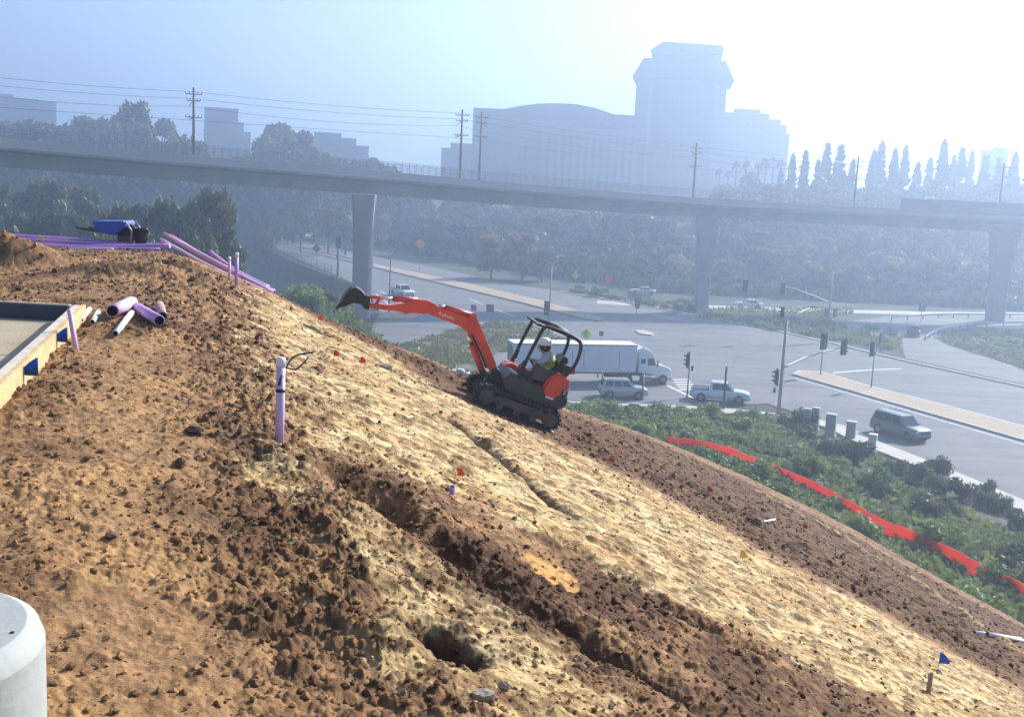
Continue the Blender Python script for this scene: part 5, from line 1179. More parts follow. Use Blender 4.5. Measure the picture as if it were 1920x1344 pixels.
# guard rails by the ramp
def guardrail(P, label, h=.75):
    P = [Vector(p) for p in P]; o0 = P[0].copy(); o = empty('guardrail', o0, 0, label, 'guardrail'); b = MB()
    Q = [p - o0 for p in catmull(P, 6)]
    b.loft([[q + Vector((0, 0, z)) + Vector((0, dy, 0)) for z, dy in ((h - .32, 0), (h - .24, -.06), (h - .16, 0), (h - .08, -.06), (h, 0), (h, .03), (h - .32, .03))] for q in Q], smooth=False); b.build('rail', mat('rail_steel', (.38, .38, .38), .5, metal=.5, var=.1), o)
    for q in Q[::2]: b = MB(); b.box(q + Vector((0, .1, h * .4)), (.15, .15, h * 1.0)); b.build('rail_post', mat('rail_timber', (.16, .12, .09), .9), o)
guardrail(gp((1735, 638), (1760, 624), (1800, 616), (1850, 612), (1960, 611), (2080, 611)), 'curved guardrail along the inside of the ramp'); guardrail(gp((1672, 601), (1760, 596), (1850, 596), (1990, 596)), 'straight guardrail along the far side of the ramp'); guardrail(gp((1070, 549), (1120, 557), (1160, 564), (1195, 570)), 'short guardrail on the far kerb left of the middle pier')
# silt fence along the foot of the slope
def silt_fence():
    P = [hit(px, py, fn=ground_z, t0=30, t1=140) for px, py in ((1250, 838), (1330, 850), (1400, 872), (1480, 905), (1560, 946), (1640, 992), (1720, 1026), (1800, 1066), (1870, 1102), (1940, 1136), (2100, 1216), (2300, 1310))]
    P = catmull(P, 5); o0 = P[0].copy(); o = empty('silt_fence', o0, 0, 'bright orange red plastic silt fence winding through the shrubs below the slope', 'fence')
    M = leaf_mat('silt_fence_red', (.90, .10, .02), (.95, .19, .05), .5, 1.2); r_ = random.Random(2); b = MB(); rings = []
    for i, p in enumerate(P):
        q = p - o0; sag = .1 * r_.uniform(-1, .6); hh = .74 + sag; rings.append([q + Vector((0, 0, -.05)), q + Vector((.04, .03 * r_.uniform(-1, 1), hh)), q + Vector((.06, .04, hh)), q + Vector((.03, .02, -.05))])
    b.loft(rings, smooth=False); b.build('fence_fabric', M, o)
    for p in P[::3]: b = MB(); b.bar(p - o0 + Vector((.05, .06, -.1)), p - o0 + Vector((.05, .06, .95)), .04, .04); b.build('timber_stake', mat('stake_timber', (.34, .25, .14), .9), o)
silt_fence()
# retaining wall with chain link fence left of the road
def roadside_wall():
    A = [G(418, 432), G(475, 452), G(560, 491), G(638, 522)]; A = [a + Vector((-1.2, -.5, 0)) for a in A]; o0 = A[-1].copy(); o = empty('retaining_wall', o0, 0, 'long dark retaining wall below the fence at the road edge', 'wall')
    b = MB(); b.loft([[a - o0 + Vector((dx, dy, z)) for dx, dy, z in ((0, 0, -5.2), (0, 0, .35), (-.45, -.2, .35), (-.6, -.3, -5.2))] for a in catmull(A, 6)], smooth=False); b.build('wall_face', mat('wall_dark_concrete', (.10, .10, .105), .9, var=.25, scale=.3), o)
    f_ = empty('chain_link_fence', o0 + Vector((0, 0, .35)), 0, 'tall chain link fence along the top of the retaining wall', 'fence'); C = [a - o0 + Vector((-.22, -.1, 0)) for a in catmull(A, 6)]
    for i in range(len(C) - 1):
        n = max(1, int((C[i + 1] - C[i]).length / 3))
        for k in range(n): p = C[i].lerp(C[i + 1], k / n); b = MB(); b.cyl(p, p + Vector((0, 0, 2.0)), .05, n=6); b.build('fence_post', GALV, f_)
    for z in (.1, 1.0, 2.0): b = MB(); b.tube([c + Vector((0, 0, z)) for c in C], .035, 6); b.build('fence_rail', GALV, f_)
    b = MB(); step = 0
    for i in range(len(C) - 1):
        n = int((C[i + 1] - C[i]).length / .35)
        for k in range(n):
            p = C[i].lerp(C[i + 1], k / n); q = C[i].lerp(C[i + 1], min(1, (k + 4) / n)); b.bar(p + Vector((0, 0, .1)), q + Vector((0, 0, 1.95)), .012, .012); b.bar(q + Vector((0, 0, .1)), p + Vector((0, 0, 1.95)), .012, .012)
    b.build('wire_mesh', STEEL, f_)
    # gate post with sign heads and a green screen panel
    g = G(634, 522); o2, H, g = wpole('signal_post', 633, 522, 446, 'dark post with boxed heads at the near end of the chain link fence', 'traffic signal', .22, .2); sig_head(o2, (0, -.25, H - .9), (-.4, -.9, 0), sc=1.5); ped_head(o2, (-.2, -.3, H * .55), (-1, -.3, 0))
    p = G(540, 508) + Vector((-4, -3, -3.5)); o3 = empty('green_sign', p, R(24), 'green panel standing in the shade below the retaining wall', 'sign'); b = MB(); b.box((0, 0, 2.2), (4.6, .08, 2.2)); b.build('sign_panel', mat('sign_green', (.01, .17, .13), .5, var=.1, scale=2), o3)
    for s in (-1.6, 1.6): b = MB(); b.cyl((s, .1, -1), (s, .1, 2.2), .08, n=8); b.build('post', GALV, o3)
roadside_wall()
# wire fence by the island
for k, (px, py, h_) in enumerate(((819, 668, 42), (838, 672, 30), (790, 655, 24))):
    g = hit(px, py, fn=ground_z, t0=60, t1=160); s = (g - CAM).dot(F) / FPX; o = empty('fence_post', g, 0, 'thin dark steel post on the island edge beyond the slope', 'post', 'steel posts beyond the slope'); b = MB(); b.cyl((0, 0, -.3), (0, 0, h_ * s), .05, n=8); b.build('post_shaft', DARKST, o); b = MB(); b.ball((0, 0, h_ * s), .06, 5); b.build('post_cap', DARKST, o)
# ------------------------------------------------------------------ overhead line poles and wires on the viaduct
POLEC = mat('line_pole', (.13, .10, .10), .7, var=.15)
tops = []
for px, side, topy, lab in ((-160, -1.2, 120, 'overhead line pole with crossarms, at the start of the viaduct'), (364, -.9, 166, 'overhead line pole with crossarms, standing alone on the nearer viaduct span'), (864, -.9, 207, 'overhead line pole on the near side of the pair above the excavator'), (899, -8.4, 212, 'overhead line pole on the far side of the pair above the excavator'), (1300, -.9, 269, 'overhead line pole in front of the tall hotel tower'), (1604, -.9, 294, 'slim overhead line pole in front of the conifers'), (1876, -.9, 306, 'slim overhead line pole above the raised sound wall'), (2300, -.9, 330, 'overhead line pole at the far end of the viaduct')):
    g, (d, n_) = deck_pt(px, side); t = (g - CAM).dot(F); H = max(7.2, (CAM + ray(px, topy) * t).z - g.z)
    o = empty('overhead_line_pole', g, 0, lab, 'line pole'); b = MB(); b.cyl((0, 0, 0), (0, 0, H), .19, .14, 10); b.cyl((0, 0, 0), (0, 0, .4), .3, .26, 10); b.build('pole', POLEC, o)
    for z, l1 in ((H - .8, 1.0), (H - 1.6, .8), (H - 3.6, 1.0)):
        b = MB(); a1, a2 = d * l1 * .9 + n_ * .3, d * -l1 * .9 - n_ * .3; b.bar(a1 + Vector((0, 0, z)), a2 + Vector((0, 0, z)), .11, .11); arm = b.build('crossarm', POLEC, o)
        for q in (a1, a1 * .55, a2, a2 * .55): b = MB(); b.cyl(q + Vector((0, 0, z)), q + Vector((0, 0, z + .28)), .06, .04, 8); b.build('insulator', mat('insulator_brown', (.10, .06, .05), .4), arm)
    b = MB(); b.tube([Vector((0, 0, H - 3.6)), n_ * (-1.8 if side > -5 else 1.8) + Vector((0, 0, H - 3.9))], .05, 6); b.tube([Vector((0, 0, H - 1.6)), n_ * (-1.8 if side > -5 else 1.8) + Vector((0, 0, H - 2.2))], .04, 6); b.build('cantilever', POLEC, o)
    tops.append((g, n_, H, side))
near = [q for q in tops if q[3] > -5]
def wire(f0, r_, sag, label):
    pts = []
    for (a, b_) in zip(near, near[1:]):
        p, q = f0(a), f0(b_)
        for k in range(10): u = k / 10; pts.append(p.lerp(q, u) - Vector((0, 0, sag * 4 * u * (1 - u))))
    pts.append(f0(near[-1])); o0 = pts[0].copy(); b = MB(); b.tube([p - o0 for p in pts], r_, 5); o = b.build('overhead_wire', mat('wire_dark', (.10, .09, .10), .6)); o.location = o0; tag(o, label, 'cable', 'wires strung between the viaduct line poles')
WL = 'thin dark wire strung between the line poles along the viaduct'
for f0, sg in ((lambda q: q[0] + Vector((0, 0, q[2] - .5)), .35), (lambda q: q[0] + q[1] * -.5 + Vector((0, 0, q[2] - 1.3)), .4), (lambda q: q[0] + q[1] * -1.8 + Vector((0, 0, q[2] - 2.2)), .7), (lambda q: q[0] + q[1] * -1.8 + Vector((0, 0, q[2] - 3.9)), .05)): wire(f0, .024, sg, WL)
# ------------------------------------------------------------------ far buildings
BW = mat('building_wall', (.11, .105, .11), .8, var=.06, scale=.05); BW2 = mat('building_wall_pale', (.15, .145, .14), .8, var=.06, scale=.05); BROOF = mat('building_roof', (.08, .07, .07), .8, var=.08, scale=.1); BWIN = mat('building_glass', (.06, .07, .085), .3, var=.1); BTRIM = mat('building_trim', (.17, .16, .15), .8, var=.05)
def bz_(px, py, t): return aty(px, py, t).z
def block(par, name, px0, px1, top, t, base=-14, depth=18, m=BW, O=None, dz=0):
    a, b_ = aty(px0, top, t), aty(px1, top, t); b = MB(); z1 = max(a.z, b_.z); b.box(((a.x + b_.x) / 2 - O.x, t + depth / 2 - O.y + dz, (z1 + base) / 2 - O.z), (b_.x - a.x, depth, z1 - base)); return b.build(name, m, par), a.x - O.x, b_.x - O.x, z1 - O.z
def windows(par, x0, x1, z0, z1, y, nx, nz, w_, h_, m=BWIN, name='window'):
    proto = None
    for i in range(nx):
        for k in range(nz):
            loc = (x0 + (x1 - x0) * (i + .5) / nx, y, z0 + (z1 - z0) * (k + .5) / nz)
            if proto is None: b = MB(); b.box((0, 0, 0), (w_, .3, h_)); proto = b.build(name, m, par); o = proto
            else: o = proto.copy(); COL.objects.link(o)
            o.location = loc
def building(name, px, t, label, cat='building'):
    p = aty(px, 300, t); return empty(name, (p.x, p.y, -14), -math.atan2(p.x, p.y), label, cat), Vector((p.x, p.y, -14))
# hotel with curved roof
o, O = building('hotel', 1040, 440, 'hazy hotel block with a wide curved roof beside the tall tower')
t = 440; w_, xa, xb, zt_ = block(o, 'wall', 887, 1192, 217, t, O=O, depth=30)
ar = [aty(p, q, t) for p, q in ((905, 213), (940, 206), (975, 199), (1010, 195), (1045, 194), (1080, 196), (1115, 203), (1150, 215), (1190, 235))]
b = MB(); P = [(ar[0].x - O.x, zt_ - 3)] + [(q.x - O.x, q.z - O.z) for q in ar] + [(ar[-1].x - O.x, zt_ - 3.5)]; b.prism(P, -1, 27); b.build('curved_roof', BROOF, o)
windows(o, xa + 3, xa + 21, 8, zt_ - 3, -.08, 4, 7, 1.5, 1.9)
for px0 in (985, 1008): q = aty(px0, 300, t); b = MB(); b.box((q.x - O.x, -.15, zt_ / 2), (1.6, .4, zt_ - 2)); b.build('recess_strip', BWIN, o)
_, x0, x1, z1 = block(o, 'front_wing', 1020, 1200, 246, t - 16, O=O, depth=15.9, m=BW2, dz=0)
b = MB(); b.prism([(x0 + 8, z1), (x0 + 14, z1 + 2.2), (x0 + 22, z1 + 2.2), (x0 + 30, z1)], -16, -2); b.build('wing_roof', BROOF, o)
windows(o, x0 + 1, x1 - 1, 3, z1 - 3, -16.08, 12, 1, 1.2, z1 - 7, m=BWIN, name='window_bay')
# hotel tower
o, O = building('hotel_tower', 1280, 430, 'tall hazy tower with two tiers of overhanging hipped roofs'); t = 430
_, x0, x1, z1 = block(o, 'wall', 1195, 1364, 140, t, O=O, depth=32)
def hip(par, x0, x1, z0, z1, y0, y1, ins, name='roof'):
    b = MB(); b.loft([[(x0, y0, z0 - .5), (x1, y0, z0 - .5), (x1, y1, z0 - .5), (x0, y1, z0 - .5)], [(x0, y0, z0), (x1, y0, z0), (x1, y1, z0), (x0, y1, z0)], [(x0 + ins, y0 + ins, z1), (x1 - ins, y0 + ins, z1), (x1 - ins, y1 - ins, z1), (x0 + ins, y1 - ins, z1)]], smooth=False); b.build(name, BROOF, par)
ez = bz_(1190, 143, t) - O.z; hip(o, x0 - 1.6, x1 + 2.4, ez, ez + 7.2, -2.4, 34, 3.6)
_, ux0, ux1, uz1 = block(o, 'upper_wall', 1230, 1339, 92, t + 4, O=O, depth=22, m=BW)
uz = bz_(1222, 100, t) - O.z + 1.6; b = MB(); b.loft([[(ux0 - 2.4, 1.5, uz - .4), (ux1 + 2.8, 1.5, uz - .4), (ux1 + 2.8, 30, uz - .4), (ux0 - 2.4, 30, uz - .4)], [(ux0 - 2.4, 1.5, uz), (ux1 + 2.8, 1.5, uz + .9), (ux1 + 2.8, 30, uz + .9), (ux0 - 2.4, 30, uz)], [(ux0 + 2.2, 4, uz + 3.5), (ux1 + 2.4, 3, uz + 2.6), (ux1 + 2.4, 28, uz + 2.6), (ux0 + 2.2, 28, uz + 3.5)]], smooth=False); b.build('upper_roof', BROOF, o)
for px0, wd in ((1212, 1.4), (1338, 3.2), (1348, 1.2)): q = aty(px0, 300, t); b = MB(); b.box((q.x - O.x, -.15, ez * .5), (wd, .4, ez * .92)); b.build('facade_strip', BTRIM, o)
windows(o, x0 + 7, x1 - 9, 6, ez - 2, -.05, 7, 11, 1.3, 1.5)
# others
def simple(name, px0, px1, tops, t, label, nx=0, nz=0):
    o, O = building(name, (px0 + px1) / 2, t, label); zs = []
    for k, (a, b_, y_) in enumerate(tops):
        _, x0, x1, z1 = block(o, 'wall', a, b_, y_, t + k * .6, O=O, depth=20)
        b = MB(); b.box(((x0 + x1) / 2, 10 + k * .6, z1 + .2), (x1 - x0 + .4, 20.4, .5)); b.build('roof_edge', BTRIM, o)
        if nx and k == 0: windows(o, x0 + 1, x1 - 1, 8, z1 - 2, -.06, nx, nz, (x1 - x0) / nx * .55, 1.5)
    return o
simple('office_tower', 1348, 1477, [(1352, 1442, 216), (1376, 1425, 208), (1348, 1462, 227), (1348, 1472, 238), (1348, 1477, 254)], 480, 'hazy stepped office tower rising behind the palms', 6, 8)
simple('office_slab', 385, 470, [(385, 446, 206), (385, 457, 232), (385, 470, 250)], 520, 'flat topped hazy slab building behind the viaduct pole', 6, 7)
simple('office_block', 26, 103, [(28, 70, 188), (70, 103, 192)], 600, 'pale boxy building far beyond the left tree ridge', 4, 5)
simple('office_block', -60, 20, [(-60, 20, 178)], 620, 'faint hazy building cut by the photo edge beyond the tree ridge', 4, 5)
simple('low_offices', 583, 692, [(590, 640, 252), (583, 668, 262), (600, 692, 276)], 480, 'low stepped pale building behind the round topped trees', 8, 4)
simple('apartment_wing', 828, 888, [(845, 888, 272), (828, 888, 282)], 500, 'small hazy building wing left of the curved roof hotel', 4, 5)
simple('rooftop_block', 1840, 1895, [(1842, 1890, 285), (1862, 1885, 279)], 400, 'dim flat roofed building among the conifers', 3, 3)
# ------------------------------------------------------------------ trees
BARK = mat('bark', (.13, .09, .06), .9, var=.3, scale=3)
LM = {'dark': leaf_mat('leaf_dark', (.018, .035, .012), (.075, .10, .03)), 'mid': leaf_mat('leaf_mid', (.03, .055, .018), (.12, .15, .05)), 'euc': leaf_mat('leaf_eucalyptus', (.035, .05, .022), (.16, .16, .075)), 'dry': leaf_mat('leaf_dry', (.10, .085, .05), (.30, .24, .14)), 'con': leaf_mat('needles', (.014, .028, .014), (.05, .075, .03)), 'shrub': leaf_mat('leaf_shrub', (.035, .075, .018), (.24, .31, .09), .35, 1.5), 'shrubd': leaf_mat('leaf_shrub_dark', (.03, .045, .022), (.14, .16, .085), .3, 1.5), 'grass': leaf_mat('grass_blades', (.06, .09, .02), (.26, .25, .09), .3, .15), 'dryg': leaf_mat('dry_grass', (.10, .11, .045), (.32, .30, .14), .3, .2), 'cover': leaf_mat('cover_leaves', (.035, .07, .018), (.24, .28, .09), .3, .2)}
def leaves(rng, C, Rr, n, sz, flat_=0.0, elong=1.0):
    """n leaf quads spread in the outer part of ellipsoids C (k,3), R (k,3)"""
    C = np.asarray(C, float); Rr = np.asarray(Rr, float); vol = Rr.prod(1) ** (2 / 3.); k = rng.choice(len(C), n, p=vol / vol.sum())
    d = rng.normal(size=(n, 3)); d /= np.linalg.norm(d, axis=1)[:, None]; rad = rng.uniform(0, 1, n) ** .35
    p = C[k] + d * Rr[k] * (rad * rng.uniform(.85, 1.12, n))[:, None]
    u = rng.normal(size=(n, 3)); u[:, 2] *= (1 - flat_); u /= np.linalg.norm(u, axis=1)[:, None]
    v = np.cross(u, d + .6 * rng.normal(size=(n, 3))); v /= np.linalg.norm(v, axis=1)[:, None] + 1e-9
    s = sz * rng.uniform(.55, 1.3, n)[:, None]; a, b_ = u * s * elong, v * s * .62
    V = np.stack([p - a, p - b_ * .9 + a * .1, p + a, p + b_ * .9 + a * .1], 1).reshape(-1, 3)
    return V, np.arange(4 * n).reshape(n, 4)
def crown_obj(name, V, Fq, m, par): return link(name, npmesh(name, V, Fq), m, par)
def make_tree(kind, seed):
    rng = np.random.default_rng(seed); rr = random.Random(seed); H = 10.0
    root = empty({'palm': 'palm_tree', 'con': 'conifer'}.get(kind, 'tree'), (0, 0, 0)); b = MB()
    if kind == 'palm':
        pts = [(0, 0, 0), (.12, .05, 3), (.05, .15, 6), (.1, .1, 9)]; b.tube(catmull(pts, 4), [.22] * 13 if False else list(np.linspace(.24, .15, 13)), 8); b.build('trunk', BARK, root)
        V = []; Fq = []
        for k in range(34):
            a = rr.uniform(0, 6.28); el = rr.uniform(-.6, 1.2); ln = rr.uniform(1.2, 1.7); c = Vector((.1, .1, 9.05)); prev = None
            for i in range(6):
                u = i / 5; q = c + Vector((math.cos(a) * math.cos(el) * ln * u, math.sin(a) * math.cos(el) * ln * u, math.sin(el) * ln * u - .75 * ln * u * u)); w2 = .22 * math.sin(math.pi * min(1, .15 + .85 * u)) + .02; l = Vector((-math.sin(a), math.cos(a), 0)) * w2
                n0 = len(V); V += [q + l, q - l]
                if prev is not None: Fq.append((prev, prev + 1, n0 + 1, n0))
                prev = n0
        crown_obj('crown', [tuple(v) for v in V], Fq, LM['mid'], root); return root
    if kind == 'con':
        b.tube([(0, 0, 0), (.05, 0, 5), (0, .03, 9.6)], [.28, .16, .03], 8); b.build('trunk', BARK, root)
        C = []; Rr = []
        for i in range(130):
            u = rr.random() ** .8; z = 1.2 + 8.6 * u; r_ = (1 - u) ** .75 * 1.75 * rr.uniform(.5, 1.1) + .1; a = rr.uniform(0, 6.28); C.append((r_ * .7 * math.cos(a), r_ * .7 * math.sin(a), z)); q_ = .22 + r_ * .22; Rr.append((q_ * rr.uniform(.8, 1.4), q_ * rr.uniform(.8, 1.4), q_ * .6))
        C.append((0, 0, 9.6)); Rr.append((.2, .2, .7)); V, Fq = leaves(rng, C, Rr, 4200, .26, .4, 1.3); crown_obj('crown', V, Fq, LM['con'], root); return root
    C = []; Rr = []
    if kind == 'oak': nb, zc, rz, rxy, n, sz, lm, trunk = 20, 5.6, 3.4, 3.4, 5200, .34, 'dark', .4
    elif kind == 'mid': nb, zc, rz, rxy, n, sz, lm, trunk = 18, 5.4, 3.6, 2.9, 4200, .34, 'mid', .32
    elif kind == 'euc': nb, zc, rz, rxy, n, sz, lm, trunk = 13, 6.6, 2.9, 2.7, 3800, .27, 'euc', .30
    elif kind == 'sparse': nb, zc, rz, rxy, n, sz, lm, trunk = 12, 6.3, 3.0, 2.4, 1500, .25, 'euc', .26
    elif kind == 'brush': nb, zc, rz, rxy, n, sz, lm, trunk = 20, 4.3, 4.0, 4.2, 5200, .42, 'mid', .26
    else: nb, zc, rz, rxy, n, sz, lm, trunk = 14, 4.8, 3.6, 3.2, 3600, .32, 'dry', .26
    limbs = []
    for i in range(nb):
        a = rr.uniform(0, 6.28); u = rr.uniform(-1, 1); q = math.sqrt(1 - u * u) * rr.uniform(.45, .95); c = (rxy * q * math.cos(a), rxy * q * math.sin(a), zc + rz * u * .85); r_ = rr.uniform(.8, 1.55) * (1.0 if kind in ('oak', 'mid', 'dry', 'brush') else .82); C.append(c); Rr.append((r_, r_, r_ * rr.uniform(.6, .9))); limbs.append(c)
    if kind in ('oak', 'mid', 'dry', 'brush'): C.append((0, 0, zc)); Rr.append((rxy * .62, rxy * .62, rz * .7))
    b.tube(catmull([(0, 0, -.4), (rr.uniform(-.2, .2), .1, zc * .35), (rr.uniform(-.4, .4), rr.uniform(-.3, .3), zc * .8), (0, 0, zc + rz * .5)], 4), list(np.linspace(trunk, .06, 13)), 8)
    for c in limbs[:9]:
        s_ = Vector((0, 0, rr.uniform(.3, .6) * zc)); c = Vector(c); b.tube(catmull([s_, s_.lerp(c, .5) + Vector((0, 0, -.35)), c], 4), list(np.linspace(trunk * .45, .03, 9)), 5)
    b.build('trunk', BARK, root); V, Fq = leaves(rng, C, Rr, n, sz); V[:, 2] = np.maximum(V[:, 2], .3); crown_obj('crown', V, Fq, LM[lm], root); return root
PROT = {k: [make_tree(k, 10 * i + j) for j in range(nv)] for i, (k, nv) in enumerate((('oak', 3), ('mid', 3), ('euc', 3), ('sparse', 2), ('dry', 2), ('brush', 3), ('con', 4), ('palm', 2)))}
USED = set(); TR = random.Random(8)
LAB = {'far_left': 'hazy tall broad tree on the wooded ridge behind the left viaduct span', 'right_con': 'dark pointed conifer in the row above the viaduct by its sound wall', 'hill': 'hazy bushy tree on the wooded hillside under and behind the viaduct', 'near_left': 'dark leafy tree beyond the far edge of the dirt pad', 'palm': 'thin hazy palm in front of the stepped office tower'}
GRP = {'far_left': 'trees on the ridge behind the viaduct', 'right_con': 'conifers above the viaduct', 'hill': 'trees on the hillside behind the viaduct', 'near_left': 'trees beyond the pad', 'palm': 'palms by the office tower'}
def plant(kind, px, topy, t, where, wf=1.0, label=None, base=None):
    p = at(px, topy, t); zb = gz(p.x, p.y) if base is None else base; H = p.z - zb
    if H < 2.2: return None
    pr = TR.choice(PROT[kind]); rz = TR.uniform(0, 6.28); s = H / 10.0; sx = s * wf
    if pr.name not in USED: USED.add(pr.name); o = pr
    else: o = copy_tree2(pr)
    o.location = (p.x, p.y, zb - .1); o.rotation_euler = (0, 0, rz); o.scale = (sx, sx, s); o['label'] = label or LAB[where]; o['category'] = {'palm': 'palm tree', 'con': 'conifer tree'}.get(kind, 'tree')
    if not label: o['group'] = GRP[where]
    return o
# ridge behind the viaduct, left
for px, ty, k, w_ in ((-60, 214, 'mid', .9), (-20, 210, 'oak', .9), (22, 222, 'euc', 1), (60, 215, 'mid', .9), (105, 212, 'oak', .9), (140, 222, 'mid', .9), (172, 213, 'euc', 1.0), (205, 222, 'mid', .9), (232, 206, 'euc', .9), (252, 183, 'euc', .62), (268, 200, 'mid', .6), (292, 208, 'euc', .8), (322, 240, 'mid', .9), (345, 232, 'oak', .7), (372, 246, 'mid', .7), (430, 285, 'mid', .9), (462, 276, 'oak', .8), (495, 240, 'euc', .75), (525, 225, 'euc', .85), (555, 232, 'euc', .85), (575, 258, 'mid', .8), (610, 278, 'mid', .9), (650, 282, 'oak', .8), (700, 292, 'euc', .8), (730, 290, 'mid', .7), (755, 305, 'mid', .8), (790, 320, 'mid', .8)):
    plant(k, px, ty, 315 + TR.uniform(-14, 20), 'far_left', w_)
for px in range(-60, 560, 34): plant(TR.choice(('mid', 'oak', 'euc')), px + TR.uniform(-10, 10), 262 + px * .06 + TR.uniform(-8, 14), 285 + TR.uniform(-12, 10), 'far_left', .85)
# beneath the viaduct on the left
for px, ty, t, k, w_ in ((-40, 330, 165, 'mid', .7), (15, 338, 172, 'euc', .75), (60, 322, 180, 'mid', .7), (100, 330, 176, 'euc', .7), (140, 326, 182, 'mid', .7), (175, 338, 170, 'oak', .65), (25, 372, 140, 'mid', .6), (85, 378, 138, 'oak', .6), (150, 372, 142, 'mid', .6), (205, 372, 128, 'oak', .55), (240, 358, 122, 'oak', .6), (285, 352, 120, 'oak', .6), (325, 345, 118, 'oak', .65), (362, 352, 116, 'mid', .55), (405, 343, 112, 'euc', .62), (425, 372, 108, 'euc', .5), (345, 400, 104, 'oak', .5), (250, 405, 104, 'oak', .5), (180, 412, 100, 'mid', .5), (120, 413, 98, 'mid', .5), (60, 420, 98, 'mid', .5), (300, 408, 100, 'oak', .5), (5, 420, 96, 'mid', .5), (390, 425, 96, 'euc', .4), (-40, 410, 96, 'mid', .5)):
    plant(k, px, ty, t, 'near_left', w_)
for px, ty, k, w_ in ((590, 365, 'sparse', .8), (618, 356, 'sparse', .85), (650, 362, 'sparse', .7), (640, 392, 'mid', .7), (565, 385, 'sparse', .7), (715, 385, 'dry', .8), (745, 378, 'mid', .8), (540, 392, 'mid', .6), (500, 388, 'mid', .7), (465, 384, 'oak', .7), (520, 372, 'mid', .8)):
    g = at(px, ty, 262 + TR.uniform(-12, 25)); plant(k, px, ty, g.y, 'hill', w_)
# wooded hillside behind
n = 0
for _ in range(6000):
    px = TR.uniform(700, 1990); t = TR.uniform(200, 330); p = at(px, 470, t)
    df = -lin(p.x, p.y, _fa, _fd) - 10
    if df < 5 or (p.x > 5 and p.y < 207 + TR.uniform(0, 10)) or n >= 260: continue
    bridge = np.interp(px, [700, 1310, 1900], [368, 412, 440]); H = TR.uniform(4.5, 9.5) * (1.2 if t > 250 else .85); zb = gz(p.x, p.y)
    yh = 330 + .05 * (px - 960); ty = yh - (zb + H - CAMZ) / t * FPX
    if px < 1340 and ty < bridge - 22: ty = bridge - 22 + TR.uniform(0, 60)
    if px >= 1340 and ty < 330: ty = 330 + TR.uniform(0, 60)
    if plant(TR.choice(('brush', 'brush', 'brush', 'oak', 'brush', 'dry') if t < 240 else ('brush', 'mid', 'brush', 'oak')), px, ty, t, 'hill', TR.uniform(1.05, 1.6)): n += 1
for px, ty, k, lab in ((925, 424, 'dry', 'rounded pale bushy tree, left one of the pair above the lit road bend'), (985, 420, 'dry', 'rounded pale bushy tree, right one of the pair above the lit road bend'), (1020, 445, 'dry', 'smaller pale bush at the foot of the rounded pair of trees'), (1370, 508, 'dry', 'small brownish tree right of the middle pier')): plant(k, px, ty, 216 if px < 1100 else 212, 'hill', 1.25, label=lab)
# conifers and palms above the viaduct, right
for px, ty, w_ in ((1465, 318, .9), (1488, 290, .9), (1512, 281, .8), (1535, 300, .8), (1553, 268, .8), (1578, 272, .95), (1600, 300, .8), (1640, 282, .8), (1655, 265, .8), (1680, 280, .8), (1700, 274, .75), (1722, 305, .9), (1745, 296, .9), (1772, 263, .8), (1790, 290, .8), (1806, 276, .85), (1824, 282, .7), (1850, 292, .9), (1875, 296, .9), (1905, 287, .9), (1935, 292, .9), (1970, 285, .9), (1510, 320, 1), (1570, 318, 1), (1640, 330, 1), (1690, 325, 1), (1760, 325, 1), (1840, 330, 1), (1900, 335, 1)):
    plant('con', px, ty, 300 + TR.uniform(-15, 25), 'right_con', w_ * .95)
for px in range(1455, 1990, 40): plant('oak', px + TR.uniform(-12, 12), 345 + TR.uniform(-12, 12), 282, 'hill', 1.1)
for px, ty, t in ((1352, 312, 345), (1368, 316, 338), (1384, 296, 350), (1400, 294, 342), (1424, 298, 346), (1440, 290, 340), (1452, 288, 352), (1468, 291, 344)): plant('palm', px, ty, t, 'palm', 1.0)
plant('mid', 1408, 318, 318, 'hill', .8); plant('mid', 1378, 345, 312, 'hill', .9); plant('dry', 1352, 338, 320, 'hill', .9)
for k in PROT:
    for pr in PROT[k]:
        if pr.name not in USED:
            for ch in list(pr.children): bpy.data.objects.remove(ch)
            bpy.data.objects.remove(pr)
# ------------------------------------------------------------------ shrubs
def make_shrub(seed, lm):
    rng = np.random.default_rng(seed); rr = random.Random(seed); C = []; Rr = []
    for i in range(9): a = rr.uniform(0, 6.28); q = rr.uniform(.1, .62); C.append((q * math.cos(a), q * math.sin(a), rr.uniform(.3, .72))); r_ = rr.uniform(.24, .42); Rr.append((r_, r_, r_ * .85))
    root = empty('shrub', (0, 0, 0)); b = MB()
    for c in C[:6]: b.tube([(0, 0, -.1), (c[0] * .5, c[1] * .5, c[2] * .4), c], [.03, .02, .008], 5)
    b.build('stems', BARK, root); V, Fq = leaves(rng, C, Rr, 900, .085, 0, 1.15); V[:, 2] = np.maximum(V[:, 2], -.05); crown_obj('foliage', V, Fq, LM[lm], root); return root
SG = [make_shrub(100 + i, 'shrub') for i in range(4)]; SD = [make_shrub(200 + i, 'shrubd') for i in range(3)]; SUSED = set(); SR = random.Random(21)
def shrub(P, x, y, s, sz, label, group, z=None):
    pr = SR.choice(P); o = pr if pr.name not in SUSED else copy_tree2(pr); SUSED.add(pr.name)
    o.location = (x, y, gz(x, y) - .05 if z is None else z); o.rotation_euler = (0, 0, SR.uniform(0, 6.28)); o.scale = (s, s, sz); o['label'] = label; o['category'] = 'shrub'; o['group'] = group
FLINE = [hit(px, py, fn=ground_z, t0=30, t1=140) for px, py in ((1250, 838), (1330, 850), (1400, 872), (1480, 905), (1560, 946), (1640, 992), (1720, 1026), (1800, 1066), (1870, 1102), (1940, 1136))]
